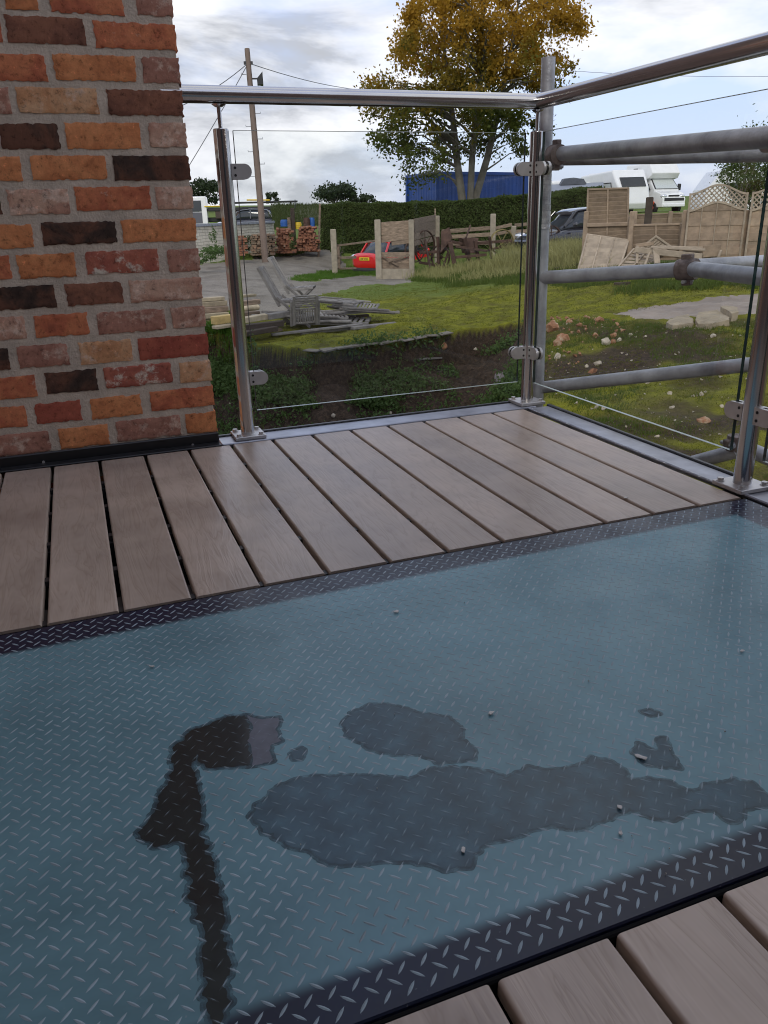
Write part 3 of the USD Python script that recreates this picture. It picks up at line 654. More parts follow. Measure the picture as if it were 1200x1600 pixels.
def patch(name, pxs, m, z, label, jag=.006, seed=1):
    """a film of water on the glass: outline with a ragged edge"""
    pts = np.array([onplane(x, y, 2, -.002)[:2] for x, y in pxs]); out = []
    for i in range(len(pts)):
        p0, p1 = pts[i], pts[(i+1) % len(pts)]; n = max(2, int(np.linalg.norm(p1-p0)/.0022))
        for k in range(n): out.append(p0+(p1-p0)*k/n)
    out = np.array(out); q = np.c_[out, np.zeros(len(out))]
    j = np.stack([meshkit.fbm(q*np.array([85, 85, 1])+s*5.3, 4, seed*9+s) for s in (0, 1)], 1)-.5
    poly = Polygon(out+j*jag*2.8).buffer(0)
    poly = max(getattr(poly, 'geoms', [poly]), key=lambda g: g.area)
    t = trimesh.creation.extrude_polygon(poly, .0003, engine='earcut')
    path = obj(name, xf(t, (0, 0, z)), m, pan, world=True, label=label)
    for kk, (bb, mm) in enumerate(((.0028, WETEDGE), (.0062, WETEDGE2))):
        halo = poly.buffer(bb).difference(poly.buffer(.0028*kk)).buffer(0)
        ms = [trimesh.creation.extrude_polygon(g, .0002, engine='earcut') for g in getattr(halo, 'geoms', [halo]) if g.area > 1e-7]
        if ms: obj('drying_edge', xf(cat(ms), (0, 0, z)), mm, path, world=True)
patch('wet_patch', [(275, 1165), (300, 1140), (330, 1130), (355, 1120), (385, 1118), (392, 1130), (388, 1160), (394, 1196), (360, 1199), (325, 1198), (305, 1180), (300, 1195), (306, 1225), (312, 1265), (318, 1310), (335, 1360), (345, 1420), (350, 1470), (358, 1500), (355, 1570), (340, 1600), (328, 1600), (325, 1560), (318, 1500), (312, 1440), (300, 1400), (290, 1345), (285, 1318), (245, 1322), (213, 1303), (240, 1270), (250, 1240), (268, 1215)], WETDARK, -.00183, 'dark wet streak running towards the near edge', .006, 1)
patch('wet_patch', [(385.5, 1118), (410, 1124), (436, 1122), (433, 1140), (439, 1158), (422, 1165), (424, 1190), (396, 1196), (390, 1160), (394, 1135)], WETMUD, -.00180, 'half dried grey patch at the tip of the dark streak', .004, 2)
patch('wet_patch', [(534, 1130), (548, 1115), (580, 1102), (602, 1100), (630, 1108), (660, 1115), (700, 1122), (718, 1140), (716, 1155), (738, 1172), (736, 1187), (690, 1190), (655, 1180), (610, 1178), (575, 1165), (545, 1150)], WETMIST, -.00183, 'small oval damp patch', .005, 3)
patch('wet_patch', [(393, 1275), (420, 1240), (450, 1222), (490, 1215), (560, 1213), (600, 1216), (640, 1220), (672, 1203), (700, 1200), (740, 1203), (790, 1217), (825, 1200), (880, 1203), (910, 1198), (925, 1185), (955, 1187), (975, 1205), (985, 1222), (1020, 1217), (1050, 1225), (1075, 1240), (1100, 1235), (1110, 1225), (1150, 1220), (1175, 1225), (1197, 1245), (1205, 1255), (1165, 1265), (1155, 1282), (1130, 1280), (1120, 1265), (1070, 1268), (1050, 1280), (1020, 1278), (980, 1262), (960, 1275), (900, 1297), (860, 1290), (830, 1300), (790, 1310), (750, 1320), (735, 1350), (700, 1357), (650, 1345), (600, 1345), (540, 1350), (500, 1340), (450, 1320), (410, 1300)], WETMIST, -.00183, 'large long damp patch', .006, 4)
patch('wet_patch', [(990, 1175), (998, 1163), (1012, 1170), (1035, 1175), (1030, 1160), (1040, 1152), (1045, 1170), (1055, 1190), (1060, 1200), (1030, 1197), (1008, 1195)], WETMIST, -.00183, 'little damp spot near the right end', .004, 5)
patch('wet_patch', [(1003, 1112), (1015, 1110), (1030, 1115), (1015, 1118)], WETMIST, -.00183, 'tiny damp mark', .002, 6)
patch('wet_patch', [(455, 1178), (468, 1170), (475, 1172), (470, 1186), (458, 1186)], WETMIST, -.00183, 'tiny damp mark', .003, 7)
# flakes and scraps lying about
def flake(px, py, L, W_, a, m, label, z=.0, seed=0, cat_='flake', name='paint_flake', group=None):
    q = onplane(px, py, 2, z); r = np.random.default_rng(seed+77)
    t = np.linspace(0, 2*np.pi, 9, endpoint=False); rad = r.uniform(.65, 1.15, 9)
    up = np.c_[np.cos(t)*rad*L/2, np.sin(t)*rad*W_/2, .0012+.0016*r.uniform(size=9)]; dn = up-(0, 0, .0012)
    v, f = loft([dn, up]); obj(name, xf((v, f), (q[0], q[1], z), RZ(a)), m, label=label, cat=cat_, group=group)
flake(1001, 1184, .020, .008, -.9, FLAKE, 'long pale flake on the damp spot of the glass floor', seed=1)
flake(767, 1115, .013, .008, .2, FLAKE, 'pale flake right of the small oval damp patch', seed=2)
flake(619, 956, .012, .010, .6, FLAKE, 'pale flake on the glass floor nearest the far deck boards', seed=3)
flake(1160, 1018, .012, .006, .1, FLAKE, 'pale flake on the glass floor close to the right edge', seed=4)
flake(724, 1329, .009, .006, 1.1, FLAKE, 'white flake at the lower edge of the large damp patch', seed=5)
flake(968, 1262, .008, .008, .4, FLAKE, 'white speck at the upper of two at the right of the large damp patch', seed=6)
flake(970, 1303, .007, .005, .8, FLAKE, 'white speck just below the large damp patch', seed=7)
flake(238, 1042, .011, .004, -.3, FLAKE, 'white flake on the left part of the glass floor', seed=8)
flake(978, 778, .018, .010, .2, FLAKE, 'small dry leaf scrap on the far deck boards', z=.0015, seed=9, cat_='leaf', name='leaf_scrap')
for k in range(30):
    flake(rnd.uniform(120, 1150), rnd.uniform(930, 1480), rnd.uniform(.001, .003), rnd.uniform(.001, .0022), rnd.uniform(0, 3), FLAKE, 'tiny pale speck of dirt lying on the glass floor', z=-.0012, seed=20+k, cat_='speck', name='dirt_speck', group='specks of dirt on the glass floor')

# ------------------------------------------------------------------ balustrade
PZ, RZH = .985, 1.08; PR = .0242
bal = thing('glass_balustrade', 'stainless steel and clear glass balustrade round the deck corner', 'balustrade', (0, 0, 0))
HEX = [(math.cos(t)*.0085, math.sin(t)*.0085) for t in np.linspace(0, 2*np.pi, 6, endpoint=False)]
def post(x, y, ang, stem=True):
    p = obj('post', pipe([(x, y, .012), (x, y, PZ-.003), (x, y, PZ)], [PR, PR, PR-.002], 32), STEEL, bal, smooth=40)
    obj('base_plate', xf(bx(0, 0, .0065, .108, .108, .012, .0015), (x, y, 0), RZ(ang)), STEEL_FLAT, p)
    for sx in (-1, 1):
        for sy in (-1, 1):
            q = RZ(ang) @ np.array([sx*.039, sy*.039, 0])+np.array([x, y, .0125])
            obj('bolt', cat([pipe([q, q+(0, 0, .002)], .0115, 14), xf(extr(HEX, .007), q+(0, 0, .002), None)]), STEEL_FLAT, p)
    obj('stem', cat([pipe([(x, y, PZ), (x, y, 1.05)], .0065, 14), pipe([(x, y, 1.046), (x, y, 1.0535)], [.012, .022], 16)]), STEEL, p, smooth=40)
    return p
P1X, P3Y = -1.128, -1.143
post(P1X, 0, 0); post(0, 0, 0); post(0, P3Y, 0); post(0, -2.32, 0)
obj('handrail', pipe([(-1.30, 0, RZH), (.0, 0, RZH)], .0255, 40), STEEL, bal, smooth=40)
obj('handrail', pipe([(0, .0, RZH), (0, -2.6, RZH)], .0255, 40), STEEL, bal, smooth=40)
obj('handrail_elbow', xf(trimesh.creation.icosphere(3, .0262), (0, 0, RZH)), STEEL, bal, smooth=True)
def pane(kind, a0, a1, z0=.091, z1=.98):
    t = .010
    if kind == 'x':
        p = obj('glass_pane', bx((a0+a1)/2, 0, (z0+z1)/2, a1-a0, t, z1-z0), PANE, bal)
        e = [bx((a0+a1)/2, 0, z0-.0006, a1-a0, t, .001), bx((a0+a1)/2, 0, z1+.0006, a1-a0, t, .001)]
        e2 = [bx(a0-.0006, 0, (z0+z1)/2, .001, t, z1-z0), bx(a1+.0006, 0, (z0+z1)/2, .001, t, z1-z0)]
    else:
        p = obj('glass_pane', bx(0, (a0+a1)/2, (z0+z1)/2, t, a1-a0, z1-z0), PANE, bal)
        e = [bx(0, (a0+a1)/2, z0-.0006, t, a1-a0, .001), bx(0, (a0+a1)/2, z1+.0006, t, a1-a0, .001)]
        e2 = [bx(0, a0-.0006, (z0+z1)/2, t, .001, z1-z0), bx(0, a1+.0006, (z0+z1)/2, t, .001, z1-z0)]
    for q in e: obj('glass_edge', q, EDGEW, p)
    for q in e2: obj('glass_edge', q, EDGEG, p)
pane('x', -1.090, -.048); pane('y', -1.088, -.048); pane('y', -2.26, -1.205)
def clamp(x, y, z, dirv):
    """D-shaped clamp: straight end on the post, round end over the glass, two jaws with the pane between"""
    L, H = .064, .046
    out = [(0, -H/2), (L-H/2, -H/2)]+[(L-H/2+H/2*math.cos(t), H/2*math.sin(t)) for t in np.linspace(-np.pi/2+.15, np.pi/2-.15, 10)]+[(L-H/2, H/2), (0, H/2)]
    d = np.array([*dirv, 0.]); up = np.array([0, 0, 1.]); s = np.cross(d, up); M = np.stack([d, up, s], 1)
    o = np.array([x, y, z])+d*(PR-.004)
    body = obj('glass_clamp', cat([extr(out, .0095, M, o+s*.0055), extr(out, .0095, M, o-s*.015), xf(bx(.008, 0, 0, .016, H, .012), o, M)]), STEEL_FLAT, bal, smooth=30)
    obj('gasket', extr([(p[0]*.97, p[1]*.97) for p in out[1:-1]], .0108, M, o-s*.0054), BLACK, body)
    for sd in (-1, 1):
        for hz in (-.011, .011):
            q = o+d*.011+up*hz+s*sd*.0148
            obj('screw', cat([pipe([q, q+s*sd*.0012], .0042, 12)]), BLACKP, body)
for z in (.862, .205):
    clamp(P1X, 0, z, (1, 0)); clamp(0, 0, z, (-1, 0)); clamp(0, 0, z, (0, -1)); clamp(0, P3Y, z, (0, 1)); clamp(0, P3Y, z, (0, -1))

# ------------------------------------------------------------------ scaffolding beyond the corner
SR = .0248
def tube(label, pts, r=SR):
    return obj('scaffold_tube', pipe(pts, r, 24), GALV, smooth=40, label=label, cat='scaffold tube')
def coupler(label, c, axis, r=.036, L=.06, s=1.):
    x, y, d_ = frame_of(axis); c = np.asarray(c)
    t = thing('scaffold_coupler', label, 'coupler', c)
    obj('band', cat([pipe([-d_*L/2, -d_*L/2+d_*.006], [r*.97, r], 16), pipe([-d_*L/2+d_*.006, d_*L/2-d_*.006], r, 16), pipe([d_*(L/2-.006), d_*L/2], [r, r*.97], 16)]), RUSTY_COUPLER, t, smooth=30)
    q = y*(r+.004)
    obj('hinge', cat([bar(q-d_*.02, q+d_*.02, .022, .02, x, .003), bar(-q-d_*.016, -q+d_*.016, .026, .024, x, .003)]), RUSTY_COUPLER, t)
    obj('bolt', cat([pipe([-q-x*.03, -q+x*.03], .006, 10), pipe([-q+x*.012, -q+x*.024], .011, 6)]), GALV, t)
    return t
s_top = P(857, 90, 3.28); s_bot = P(839, 640, 3.28)
dd = (s_bot-s_top)/np.linalg.norm(s_bot-s_top)
s_low = s_top+dd*4.3
tube('upright galvanised scaffold tube standing just outside the deck corner', [s_top, s_top+dd*.3, s_low])
obj('tape', cat([pipe([s_top+dd*t, s_top+dd*(t+.02)], [SR+.0015+.002*rnd.random(), SR+.0015+.002*rnd.random()], 14) for t in np.arange(.34, .56, .022)]), simple('silver_tape', (.42, .42, .43), .35, .5, nscale=60., namp=.3, bump=.5, bscale=90.), smooth=False,
    label='crumpled silver tape wound round the upright scaffold tube', cat='tape')
def seg(a, b, e0=0., e1=0.):
    a, b = np.asarray(a), np.asarray(b); u = (b-a)/np.linalg.norm(b-a); return [a-u*e0, b+u*e1]
h1 = seg(P(878, 240, 3.2), P(1180, 216, 2.27), .02, 1.4)
tube('upper scaffold tube, the nearer of the two level with the top clamps', h1)
coupler('rusty coupler holding the upper scaffold tube to the upright', P(869, 242, 3.22), np.array(h1[1])-np.array(h1[0]))
tube('upper scaffold tube, the farther of the two level with the top clamps', seg(P(955, 247, 3.5), P(1190, 240, 2.85), .6, 1.0), .0245)
h3a = seg(P(846, 434, 3.28), P(1072, 421, 2.95), .05, .0)
tube('middle scaffold tube from the upright to the coupler before the fence', h3a)
h3b = seg(P(1078, 420, 2.95), P(1185, 432, 2.55), .0, .9)
tube('middle scaffold tube from the coupler before the fence to the right', h3b)
tube('middle scaffold tube farthest out, sloping up behind the right one', seg(P(1090, 415, 3.3), P(1185, 409, 3.55), .1, .8))
coupler('coupler joining two middle scaffold tubes in front of the fence', P(1074, 421, 2.95), np.array(h3a[1])-np.array(h3a[0]), .035, .065)
tube('lower scaffold tube crossing the view of the mossy slope', seg(P(842, 606, 3.3), P(1160, 571, 2.95), .05, .9))
tube('lowest scaffold tube ending behind the right hand post', seg(P(1085, 722, 2.9), P(1150, 705, 2.75), .4, .02), .0245)
tube('lowest scaffold tube to the right of the right hand post', seg(P(1175, 704, 2.75), P(1230, 728, 2.6), .0, .9), .0245)
coupler('dark coupler behind the right hand post foot', P(1150, 692, 2.75), (0, 0, 1.), .03, .05)

# ------------------------------------------------------------------ grass, leaves: many small blades in one mesh
def blades(pts, h, w, lean, per, seed, spread=.03, segs=1):
    r = np.random.default_rng(seed); n = len(pts)*per
    base = np.repeat(pts, per, 0)+np.c_[r.normal(0, spread, (n, 2)), np.zeros(n)-.01]
    hh = h*r.uniform(.45, 1.15, n); a = r.uniform(0, 2*np.pi, n); ld = np.c_[np.cos(a), np.sin(a)]; b = r.uniform(0, 2*np.pi, n); s = np.c_[np.cos(b), np.sin(b), np.zeros(n)]*(w*r.uniform(.6, 1.2, n))[:, None]/2
    le = lean*hh*r.uniform(.2, 1.2, n)
    mid = base+np.c_[ld*(le*.35)[:, None], hh*.55]; tip = base+np.c_[ld*le[:, None], hh*(1-.35*np.minimum(1, le/hh))]
    Vv = np.stack([base-s, base+s, mid+s*.75, mid-s*.75, tip], 1).reshape(-1, 3)
    o = np.arange(n)[:, None]*5
    return Vv, np.vstack([o+[0, 1, 2], o+[0, 2, 3], o+[3, 2, 4]])
def leaves(c, size, seed, aspect=.55, flat=0.):
    """a pointed leaf (two triangles folded on the rib) at every point of c"""
    r = np.random.default_rng(seed); n = len(c)
    d = r.normal(size=(n, 3)); d[:, 2] -= flat*.4; d /= np.linalg.norm(d, axis=1)[:, None]
    q = r.normal(size=(n, 3)); q[:, 2] += flat*2; s = np.cross(d, q); s /= np.linalg.norm(s, axis=1)[:, None]
    L = size*r.uniform(.6, 1.25, n)[:, None]; nn = np.cross(s, d)
    Vv = np.stack([c-d*L/2, c+s*L*aspect/2+nn*L*.08, c+d*L/2, c-s*L*aspect/2+nn*L*.08], 1).reshape(-1, 3)
    o = np.arange(n)[:, None]*4
    return Vv, np.vstack([o+[0, 1, 2], o+[0, 2, 3]])
def scatter(pxs, n, seed, world=False, thin=None, rim=False):
    """n random ground points inside a photo polygon laid on the ground"""
    poly = pxs if world else poly_world(pxs); r = np.random.default_rng(seed); out = []
    x0, y0, x1, y1 = poly.bounds
    while sum(map(len, out)) < n:
        q = r.uniform((x0, y0), (x1, y1), (n*2, 2)); q = q[shapely.contains_xy(poly, q[:, 0], q[:, 1])]
        q = q[~shapely.contains_xy(road_poly, q[:, 0], q[:, 1])]
        if rim: q = q[pit(q[:, 0], q[:, 1])[2] < -.05]
        if thin: q = q[meshkit.fbm(np.c_[q*thin[0], q[:, :1]*0], 3, seed) > thin[1]]
        out.append(q)
        if len(out) > 60: break
    q = np.vstack(out)[:n]
    return np.c_[q, height(q[:, 0], q[:, 1])]
STUFF = dict(kind='stuff')
def grass(name, label, pts, mat_, **k): obj(name, blades(pts, **k), mat_, label=label, cat='grass', kind='stuff')
LAWN = [(495, 462), (600, 446), (660, 442), (840, 430), (905, 418), (1200, 440), (1230, 455), (1100, 466), (960, 490), (860, 505), (800, 502), (640, 526), (560, 536), (480, 540), (420, 530), (440, 500), (490, 485)]
grass('lawn_grass', 'short mossy grass of the lawn between the dug bank and the fence', scatter(LAWN, 30000, 1, thin=(1.5, .36), rim=True), MOSSY, h=.022, w=.012, lean=.9, per=3, seed=1, spread=.05)
grass('tall_lawn_grass', 'longer green grass in front of the fence bay and machinery', scatter([(596, 440), (640, 433), (700, 425), (790, 415), (850, 402), (915, 412), (1000, 418), (1120, 420), (1210, 420), (1210, 452), (1100, 462), (900, 462), (850, 446), (760, 452), (690, 448), (640, 445)], 5200, 2, thin=(.8, .46)), GRASS, h=.17, w=.014, lean=.8, per=7, seed=2, spread=.10)
grass('dry_grass', 'tall dry straw coloured grass round the rusty machinery and black car', scatter([(735, 425), (790, 410), (845, 398), (900, 402), (930, 408), (900, 420), (840, 424), (780, 430)], 520, 3, thin=(.8, .42)), DRY, h=.75, w=.02, lean=.6, per=16, seed=3, spread=.14)
grass('dry_grass', 'shorter bleached grass mixed with green in front of the machinery', scatter([(640, 432), (700, 422), (790, 408), (845, 398), (900, 402), (930, 408), (985, 416), (900, 424), (840, 430), (760, 440), (690, 440)], 900, 13, thin=(.7, .45)), DRY, h=.36, w=.016, lean=.8, per=9, seed=13, spread=.16)
grass('lush_grass', 'bright green grass on the rim of the bank beside the timber stack', scatter([(290, 520), (330, 500), (352, 498), (378, 522), (384, 545), (340, 552), (290, 550)], 1500, 4), LUSH, h=.22, w=.014, lean=.8, per=9, seed=4, spread=.06)
grass('verge_grass', 'green verge grass between the two arms of the gravel track', scatter([(452, 437), (500, 424), (540, 417), (600, 410), (650, 418), (640, 430), (560, 432), (480, 442)], 2600, 5), LUSH, h=.10, w=.014, lean=.7, per=6, seed=5, spread=.06)
grass('track_edge_grass', 'green grass along the far edge of the track below the brick stacks', scatter([(350, 410), (380, 405), (430, 401), (480, 396), (520, 384), (505, 378), (440, 392), (360, 400)], 2200, 6), GRASS, h=.12, w=.016, lean=.7, per=6, seed=6, spread=.08)
SLOPE = [(845, 505), (950, 498), (1010, 505), (1100, 505), (1230, 498), (1260, 720), (1180, 760), (1100, 720), (1000, 690), (900, 650), (840, 620), (830, 540)]
grass('slope_grass', 'thin tufts of green grass on the rubble strewn slope', scatter(SLOPE, 1900, 7, thin=(.9, .55)), GRASS, h=.07, w=.006, lean=.9, per=9, seed=7, spread=.04)
grass('moss_tufts', 'low moss cushions on the rubble strewn slope', scatter(SLOPE, 14000, 8, thin=(1.3, .42)), MOSSY, h=.022, w=.008, lean=1., per=4, seed=8, spread=.03)
# weeds on the dug bank
bank = Polygon([(p[0], p[1]) for p in [P(*c) for c in [(280, 507, 14.8), (335, 516, 14.3), (400, 541, 13.2), (500, 549, 12.4), (640, 530, 13.1), (720, 516, 13.7), (840, 507, 13.7), (840, 620, 9.4), (640, 640, 9.2), (500, 650, 9.2), (330, 640, 9.2)]]]).buffer(0)
bp = scatter(bank, 7000, 9, world=True, thin=(1.1, .45)); bd = pit(bp[:, 0], bp[:, 1])[2]
r_ = np.random.default_rng(19); keep = r_.uniform(size=len(bp)) < np.where(bd < .75, np.where(bp[:, 0] < P(600, 560, 12)[0], 1.2, .35), np.where(bd > 1.9, .5, .10)); bp = bp[keep]
cl = np.repeat(bp, 12, 0); cl = cl+np.c_[r_.normal(0, .08, (len(cl), 2)), np.abs(r_.normal(0, .075, len(cl)))]
obj('bank_weeds', leaves(cl, .07, 21, .5), WEED, label='leafy green weeds growing over the dug earth bank', cat='weeds', kind='stuff')
grass('bank_grass', 'thin grass hanging over the rim and face of the earth bank', bp[::3], GRASS, h=.16, w=.008, lean=1.4, per=6, seed=22, spread=.09)
# loose stones on bank and slope, too small to tell apart
def chips(pts, s0, s1, seed):
    r = np.random.default_rng(seed); ms = []; lib = [rock(300+k, 1, 1, .7, 9) for k in range(8)]
    for p in pts:
        s = s0+(s1-s0)*r.random()**3; ms.append(xf(lib[r.integers(8)], p+(0, 0, s*.2), RZ(r.uniform(0, 6)), (s*r.uniform(.7, 1.4), s*r.uniform(.6, 1.1), s)))
    return cat(ms)
obj('stone_chips', chips(scatter(SLOPE, 420, 10), .012, .05, 1), STONE, label='small pale stone chips strewn over the mossy slope', cat='stones', kind='stuff')
obj('clods', chips(scatter(bank, 260, 11, world=True), .02, .09, 2), simple('soil_clod', (.07, .05, .036), .95, nscale=8, namp=.4), label='lumps of earth and stone on the dug bank', cat='earth', kind='stuff')

ea = np.interp(np.linspace(0, 1, 12), np.linspace(0, 1, 5), [math.atan2(*(P(x, 540, 12)-CAM)[:2]) for x in (478, 540, 600, 650, 705)])
er = np.interp(ea, np.arctan2(RIM[:, 0]-CAM[0], RIM[:, 1]-CAM[1]), np.hypot(RIM[:, 0]-CAM[0], RIM[:, 1]-CAM[1]))-.02
ep = np.array([(CAM[0]+math.sin(a)*r, CAM[1]+math.cos(a)*r, gz(CAM[0]+math.sin(a)*(r+.15), CAM[1]+math.cos(a)*(r+.15))+.005) for a, r in zip(ea, er)])
edge = thing('concrete_edge', 'thin broken concrete crust along the rim of the dug bank', 'concrete edge', ep[6])
for k in range(11):
    q0, q1 = ep[k]+(ep[k+1]-ep[k])*rnd.uniform(0, .1), ep[k+1]-(ep[k+1]-ep[k])*rnd.uniform(0, .12)
    obj('piece', noisy(bar(q0, q1, rnd.uniform(.10, .2), rnd.uniform(.015, .035), c=.005), .02, 7., k), simple('old_concrete_crust', (.17, .15, .12), .9, nscale=9., namp=.4), edge, world=True)
RUBP = [(845, 498), (905, 495), (965, 500), (975, 530), (940, 545), (900, 575), (850, 590), (842, 540)]
obj('brick_chips', chips(scatter(RUBP, 150, 14), .02, .11, 5), BRICKRUB, label='small reddish brick rubble scattered on the slope right of the corner post', cat='rubble', kind='stuff')
# single stones one can point at
def stone(name, label, catg, px, py, wpx, hpx, m, seed, sink=.35, group=None, flat=1.):
    g = G(px, py+hpx*.4); k = np.linalg.norm(g-CAM)/F_PX; w, h = wpx*k, hpx*k
    v, f = rock(seed, w, w*.75*flat, h*1.25, 26); v, f = trimesh.remesh.subdivide(v, f); v, f = noisy((v, f), w*.09, 4/w, seed)
    obj(name, xf((v, f), g+(0, 0, h*(.5-sink*.6))), m, label=label, cat=catg, group=group)
def slab(label, pxs, th, seed):
    top = np.array([G(*p) for p in pxs]); c = top.mean(0); r = np.random.default_rng(seed)
    up = (top-c)*1.0+c+np.c_[np.zeros((len(top), 2)), np.full(len(top), th*.75)+r.normal(0, .008, len(top))]; lo = (top-c)*1.03+c-(0, 0, .05)
    hv, hf = hull(np.vstack([up, lo])); hv, hf = trimesh.remesh.subdivide_to_size(hv, hf, .09)[:2]
    obj('broken_slab', noisy(noisy((hv, hf), .035, 3., seed), .014, 14., seed+3), SLABROCK, label=label, cat='concrete slab')
slab('left and flattest of three broken concrete slabs at the edge of the pad', [(1040, 512), (1055, 500), (1075, 496), (1084, 505), (1082, 512), (1050, 516)], .07, 1)
slab('largest of three broken concrete slabs at the edge of the pad', [(1086, 508), (1090, 497), (1120, 493), (1138, 500), (1137, 510), (1112, 514), (1090, 514)], .10, 2)
slab('smallest broken concrete slab, leaning on the largest one', [(1124, 494), (1133, 489), (1150, 494), (1152, 501), (1142, 503)], .17, 3)
RUB = [(863, 511, 26, 16, 'pale broken brick lump with a whitish crust, first left on the slope'), (889, 503, 14, 8, 'reddish rubble lump right of the crusted one'), (878, 528, 24, 14, 'rough reddish brick fragment below the crusted lump'), (870, 535, 18, 12, 'angular brick fragment tucked below the rough reddish one'),
       (936, 500, 16, 10, 'orange tinted clod at the top of the slope'), (930, 523, 10, 7, 'small round brick piece up the slope'), (959, 524, 12, 9, 'upper brick of the group beside the pale stones'), (958, 533, 9, 9, 'red brick end between two pale stones'),
       (926, 580, 18, 11, 'flat reddish stone just above the lower scaffold tube'), (1099, 657, 24, 12, 'smooth reddish lump near the right hand post'), (905, 508, 12, 6, 'half buried brick in the middle of the rubble')]
for k, (x, y, w, h, lb) in enumerate(RUB): stone('brick_fragment', lb, 'rubble', x, y, w, h, BRICKRUB, 60+k)
PALE = [(946, 534, 18, 11, 'larger pale stone in the row of rubble'), (967, 532, 11, 8, 'square pale stone right of the red brick end'), (985, 523, 8, 5, 'single pale stone right of the rubble row'), (934, 567, 14, 9, 'pale stone above the lower scaffold tube'), (917, 572, 9, 7, 'small pale stone left of the one above the lower tube'),
        (871, 557, 13, 11, 'grey round stone at the left end of the slope'), (1046, 615, 9, 8, 'pale curled stone in the middle of the slope'), (1096, 616, 9, 9, 'pale pinkish stone left of the lower right clamp'), (1127, 636, 8, 9, 'white block shaped stone beside the lower right clamp'), (1050, 637, 12, 6, 'thin pale splinter lying on the slope'),
        (932, 636, 8, 6, 'pale stone low on the slope above the glass edge'), (943, 638, 10, 7, 'pale stone beside another above the glass edge'), (1027, 682, 10, 7, 'round pale stone near the deck edge'), (1110, 682, 8, 5, 'pale stone near the foot of the right hand post'), (1114, 525, 11, 7, 'blue grey stone below the broken slabs')]
for k, (x, y, w, h, lb) in enumerate(PALE): stone('pale_stone', lb, 'stone', x, y, w, h, STONE, 90+k)
BK = [(588, 603, 7, 6), (521, 649, 8, 8), (480, 612, 4, 4), (445, 613, 4, 4), (360, 630, 5, 4), (663, 637, 6, 5), (742, 545, 8, 5), (610, 645, 6, 5), (460, 590, 4, 4)]
for k, (x, y, w, h) in enumerate(BK): stone('bank_pebble', 'small pale stone stuck in the dug earth bank', 'stone', x, y, w, h, STONE, 120+k, group='pale stones in the earth bank')
stone('bank_stone', 'lilac grey stone lying in the dug-out left of the corner post foot', 'stone', 783, 588, 24, 16, simple('lilac_stone', (.2, .18, .19), .8, nscale=12, namp=.3), 140)
stone('bank_stone', 'rusty red stone at the top right end of the earth bank', 'stone', 694, 540, 12, 10, BRICKRUB, 141)
obj('bank_board', bar(G(655, 561), G(690, 561)+(0, 0, .02), .05, .03, c=.004), GREYWOOD, label='thin pale board sticking out of the earth bank', cat='board')

# ------------------------------------------------------------------ trees, hedges, shrubs
tree = thing('autumn_tree', 'tall tree turning orange above and green below, behind the hedge', 'tree', snap(P(735, 396, 36)))
tb = LOC[tree][0]; TD = 36.2
def tp(px, py, dd_=0): return P(px, py, TD+dd_)
stems = [[tp(733, 400), tp(722, 310), tp(714, 250, .3), tp(708, 190, .5), tp(700, 120, .8), tp(690, 50, 1), tp(688, -20, 1.2)],
         [tp(735, 400), tp(735, 305), tp(738, 240, -.2), tp(745, 180, -.5), tp(752, 100, -.4), tp(755, 20, -.3), tp(752, -40, 0)],
         [tp(737, 400), tp(744, 305, .1), tp(762, 245, .4), tp(776, 185, .6), tp(790, 120, .6), tp(802, 50, .4), tp(812, -10, .3)]]
for k, s_ in enumerate(stems): obj('trunk', pipe(s_, np.array([.20, .17, .15, .125, .09, .06, .03])*(1, .85, .95)[k], 10), BARK, tree, smooth=True, world=True)
rt = np.random.default_rng(33); tips = []; limbs = []
OUT = np.array([(600, 250), (578, 235), (590, 205), (570, 160), (582, 128), (628, 110), (622, 85), (632, 45), (640, 10), (650, -30), (700, -70), (780, -70), (840, -40), (880, -10), (905, 22), (930, 20), (900, 55), (880, 80), (892, 110), (895, 132), (860, 150), (872, 190), (845, 215), (830, 240), (790, 235), (740, 250), (690, 268), (650, 300), (630, 272)])
outp = Polygon(OUT).buffer(0)
cc = np.array([740., 120.])
tries = 0
while len(tips) < 340 and tries < 15000:
    tries += 1
    x, y = rt.uniform(565, 935), rt.uniform(-75, 300)
    if not outp.contains(shapely.Point(x, y)): continue
    if y > 185 and rt.random() < .50: continue
    half = 3.9*math.sqrt(max(.05, 1-((x-745)/210)**2))*(1 if y < 170 else .8)
    tips.append(tp(x, y, rt.uniform(-half, half)))
tips = np.array(tips)
sp = np.vstack([np.linspace(s_[i], s_[i+1], 6) for s_ in stems for i in range(1, 6)])
for t in tips[::2]:
    cand = sp[sp[:, 2] < t[2]-.25*np.linalg.norm(sp[:, :2]-t[:2], axis=1)]
    if not len(cand): cand = sp[:8]
    a = cand[np.argmin(np.linalg.norm(cand-t, axis=1))]; mid = (a+t)/2+(0, 0, .12*np.linalg.norm(t-a))+rt.normal(0, .12, 3)
    L = np.linalg.norm(t-a); limbs.append(pipe([a, (a+mid)/2+rt.normal(0, .03, 3), mid, t], [.014+.014*L, .011+.010*L, .008+.006*L, .007], 5, cap=False))
obj('branches', cat(limbs), BARK, tree, smooth=True, world=True, kind='stuff')
n_l = 150
lc = np.repeat(tips, n_l, 0); lc = lc+rt.normal(0, 1, (len(lc), 3))*np.array([.27, .27, .19])*np.repeat(rt.uniform(.5, 1.35, len(tips)), n_l)[:, None]
obj('crown', leaves(lc, .15, 34, .62, .3), AUTUMN, tree, world=True, kind='stuff')

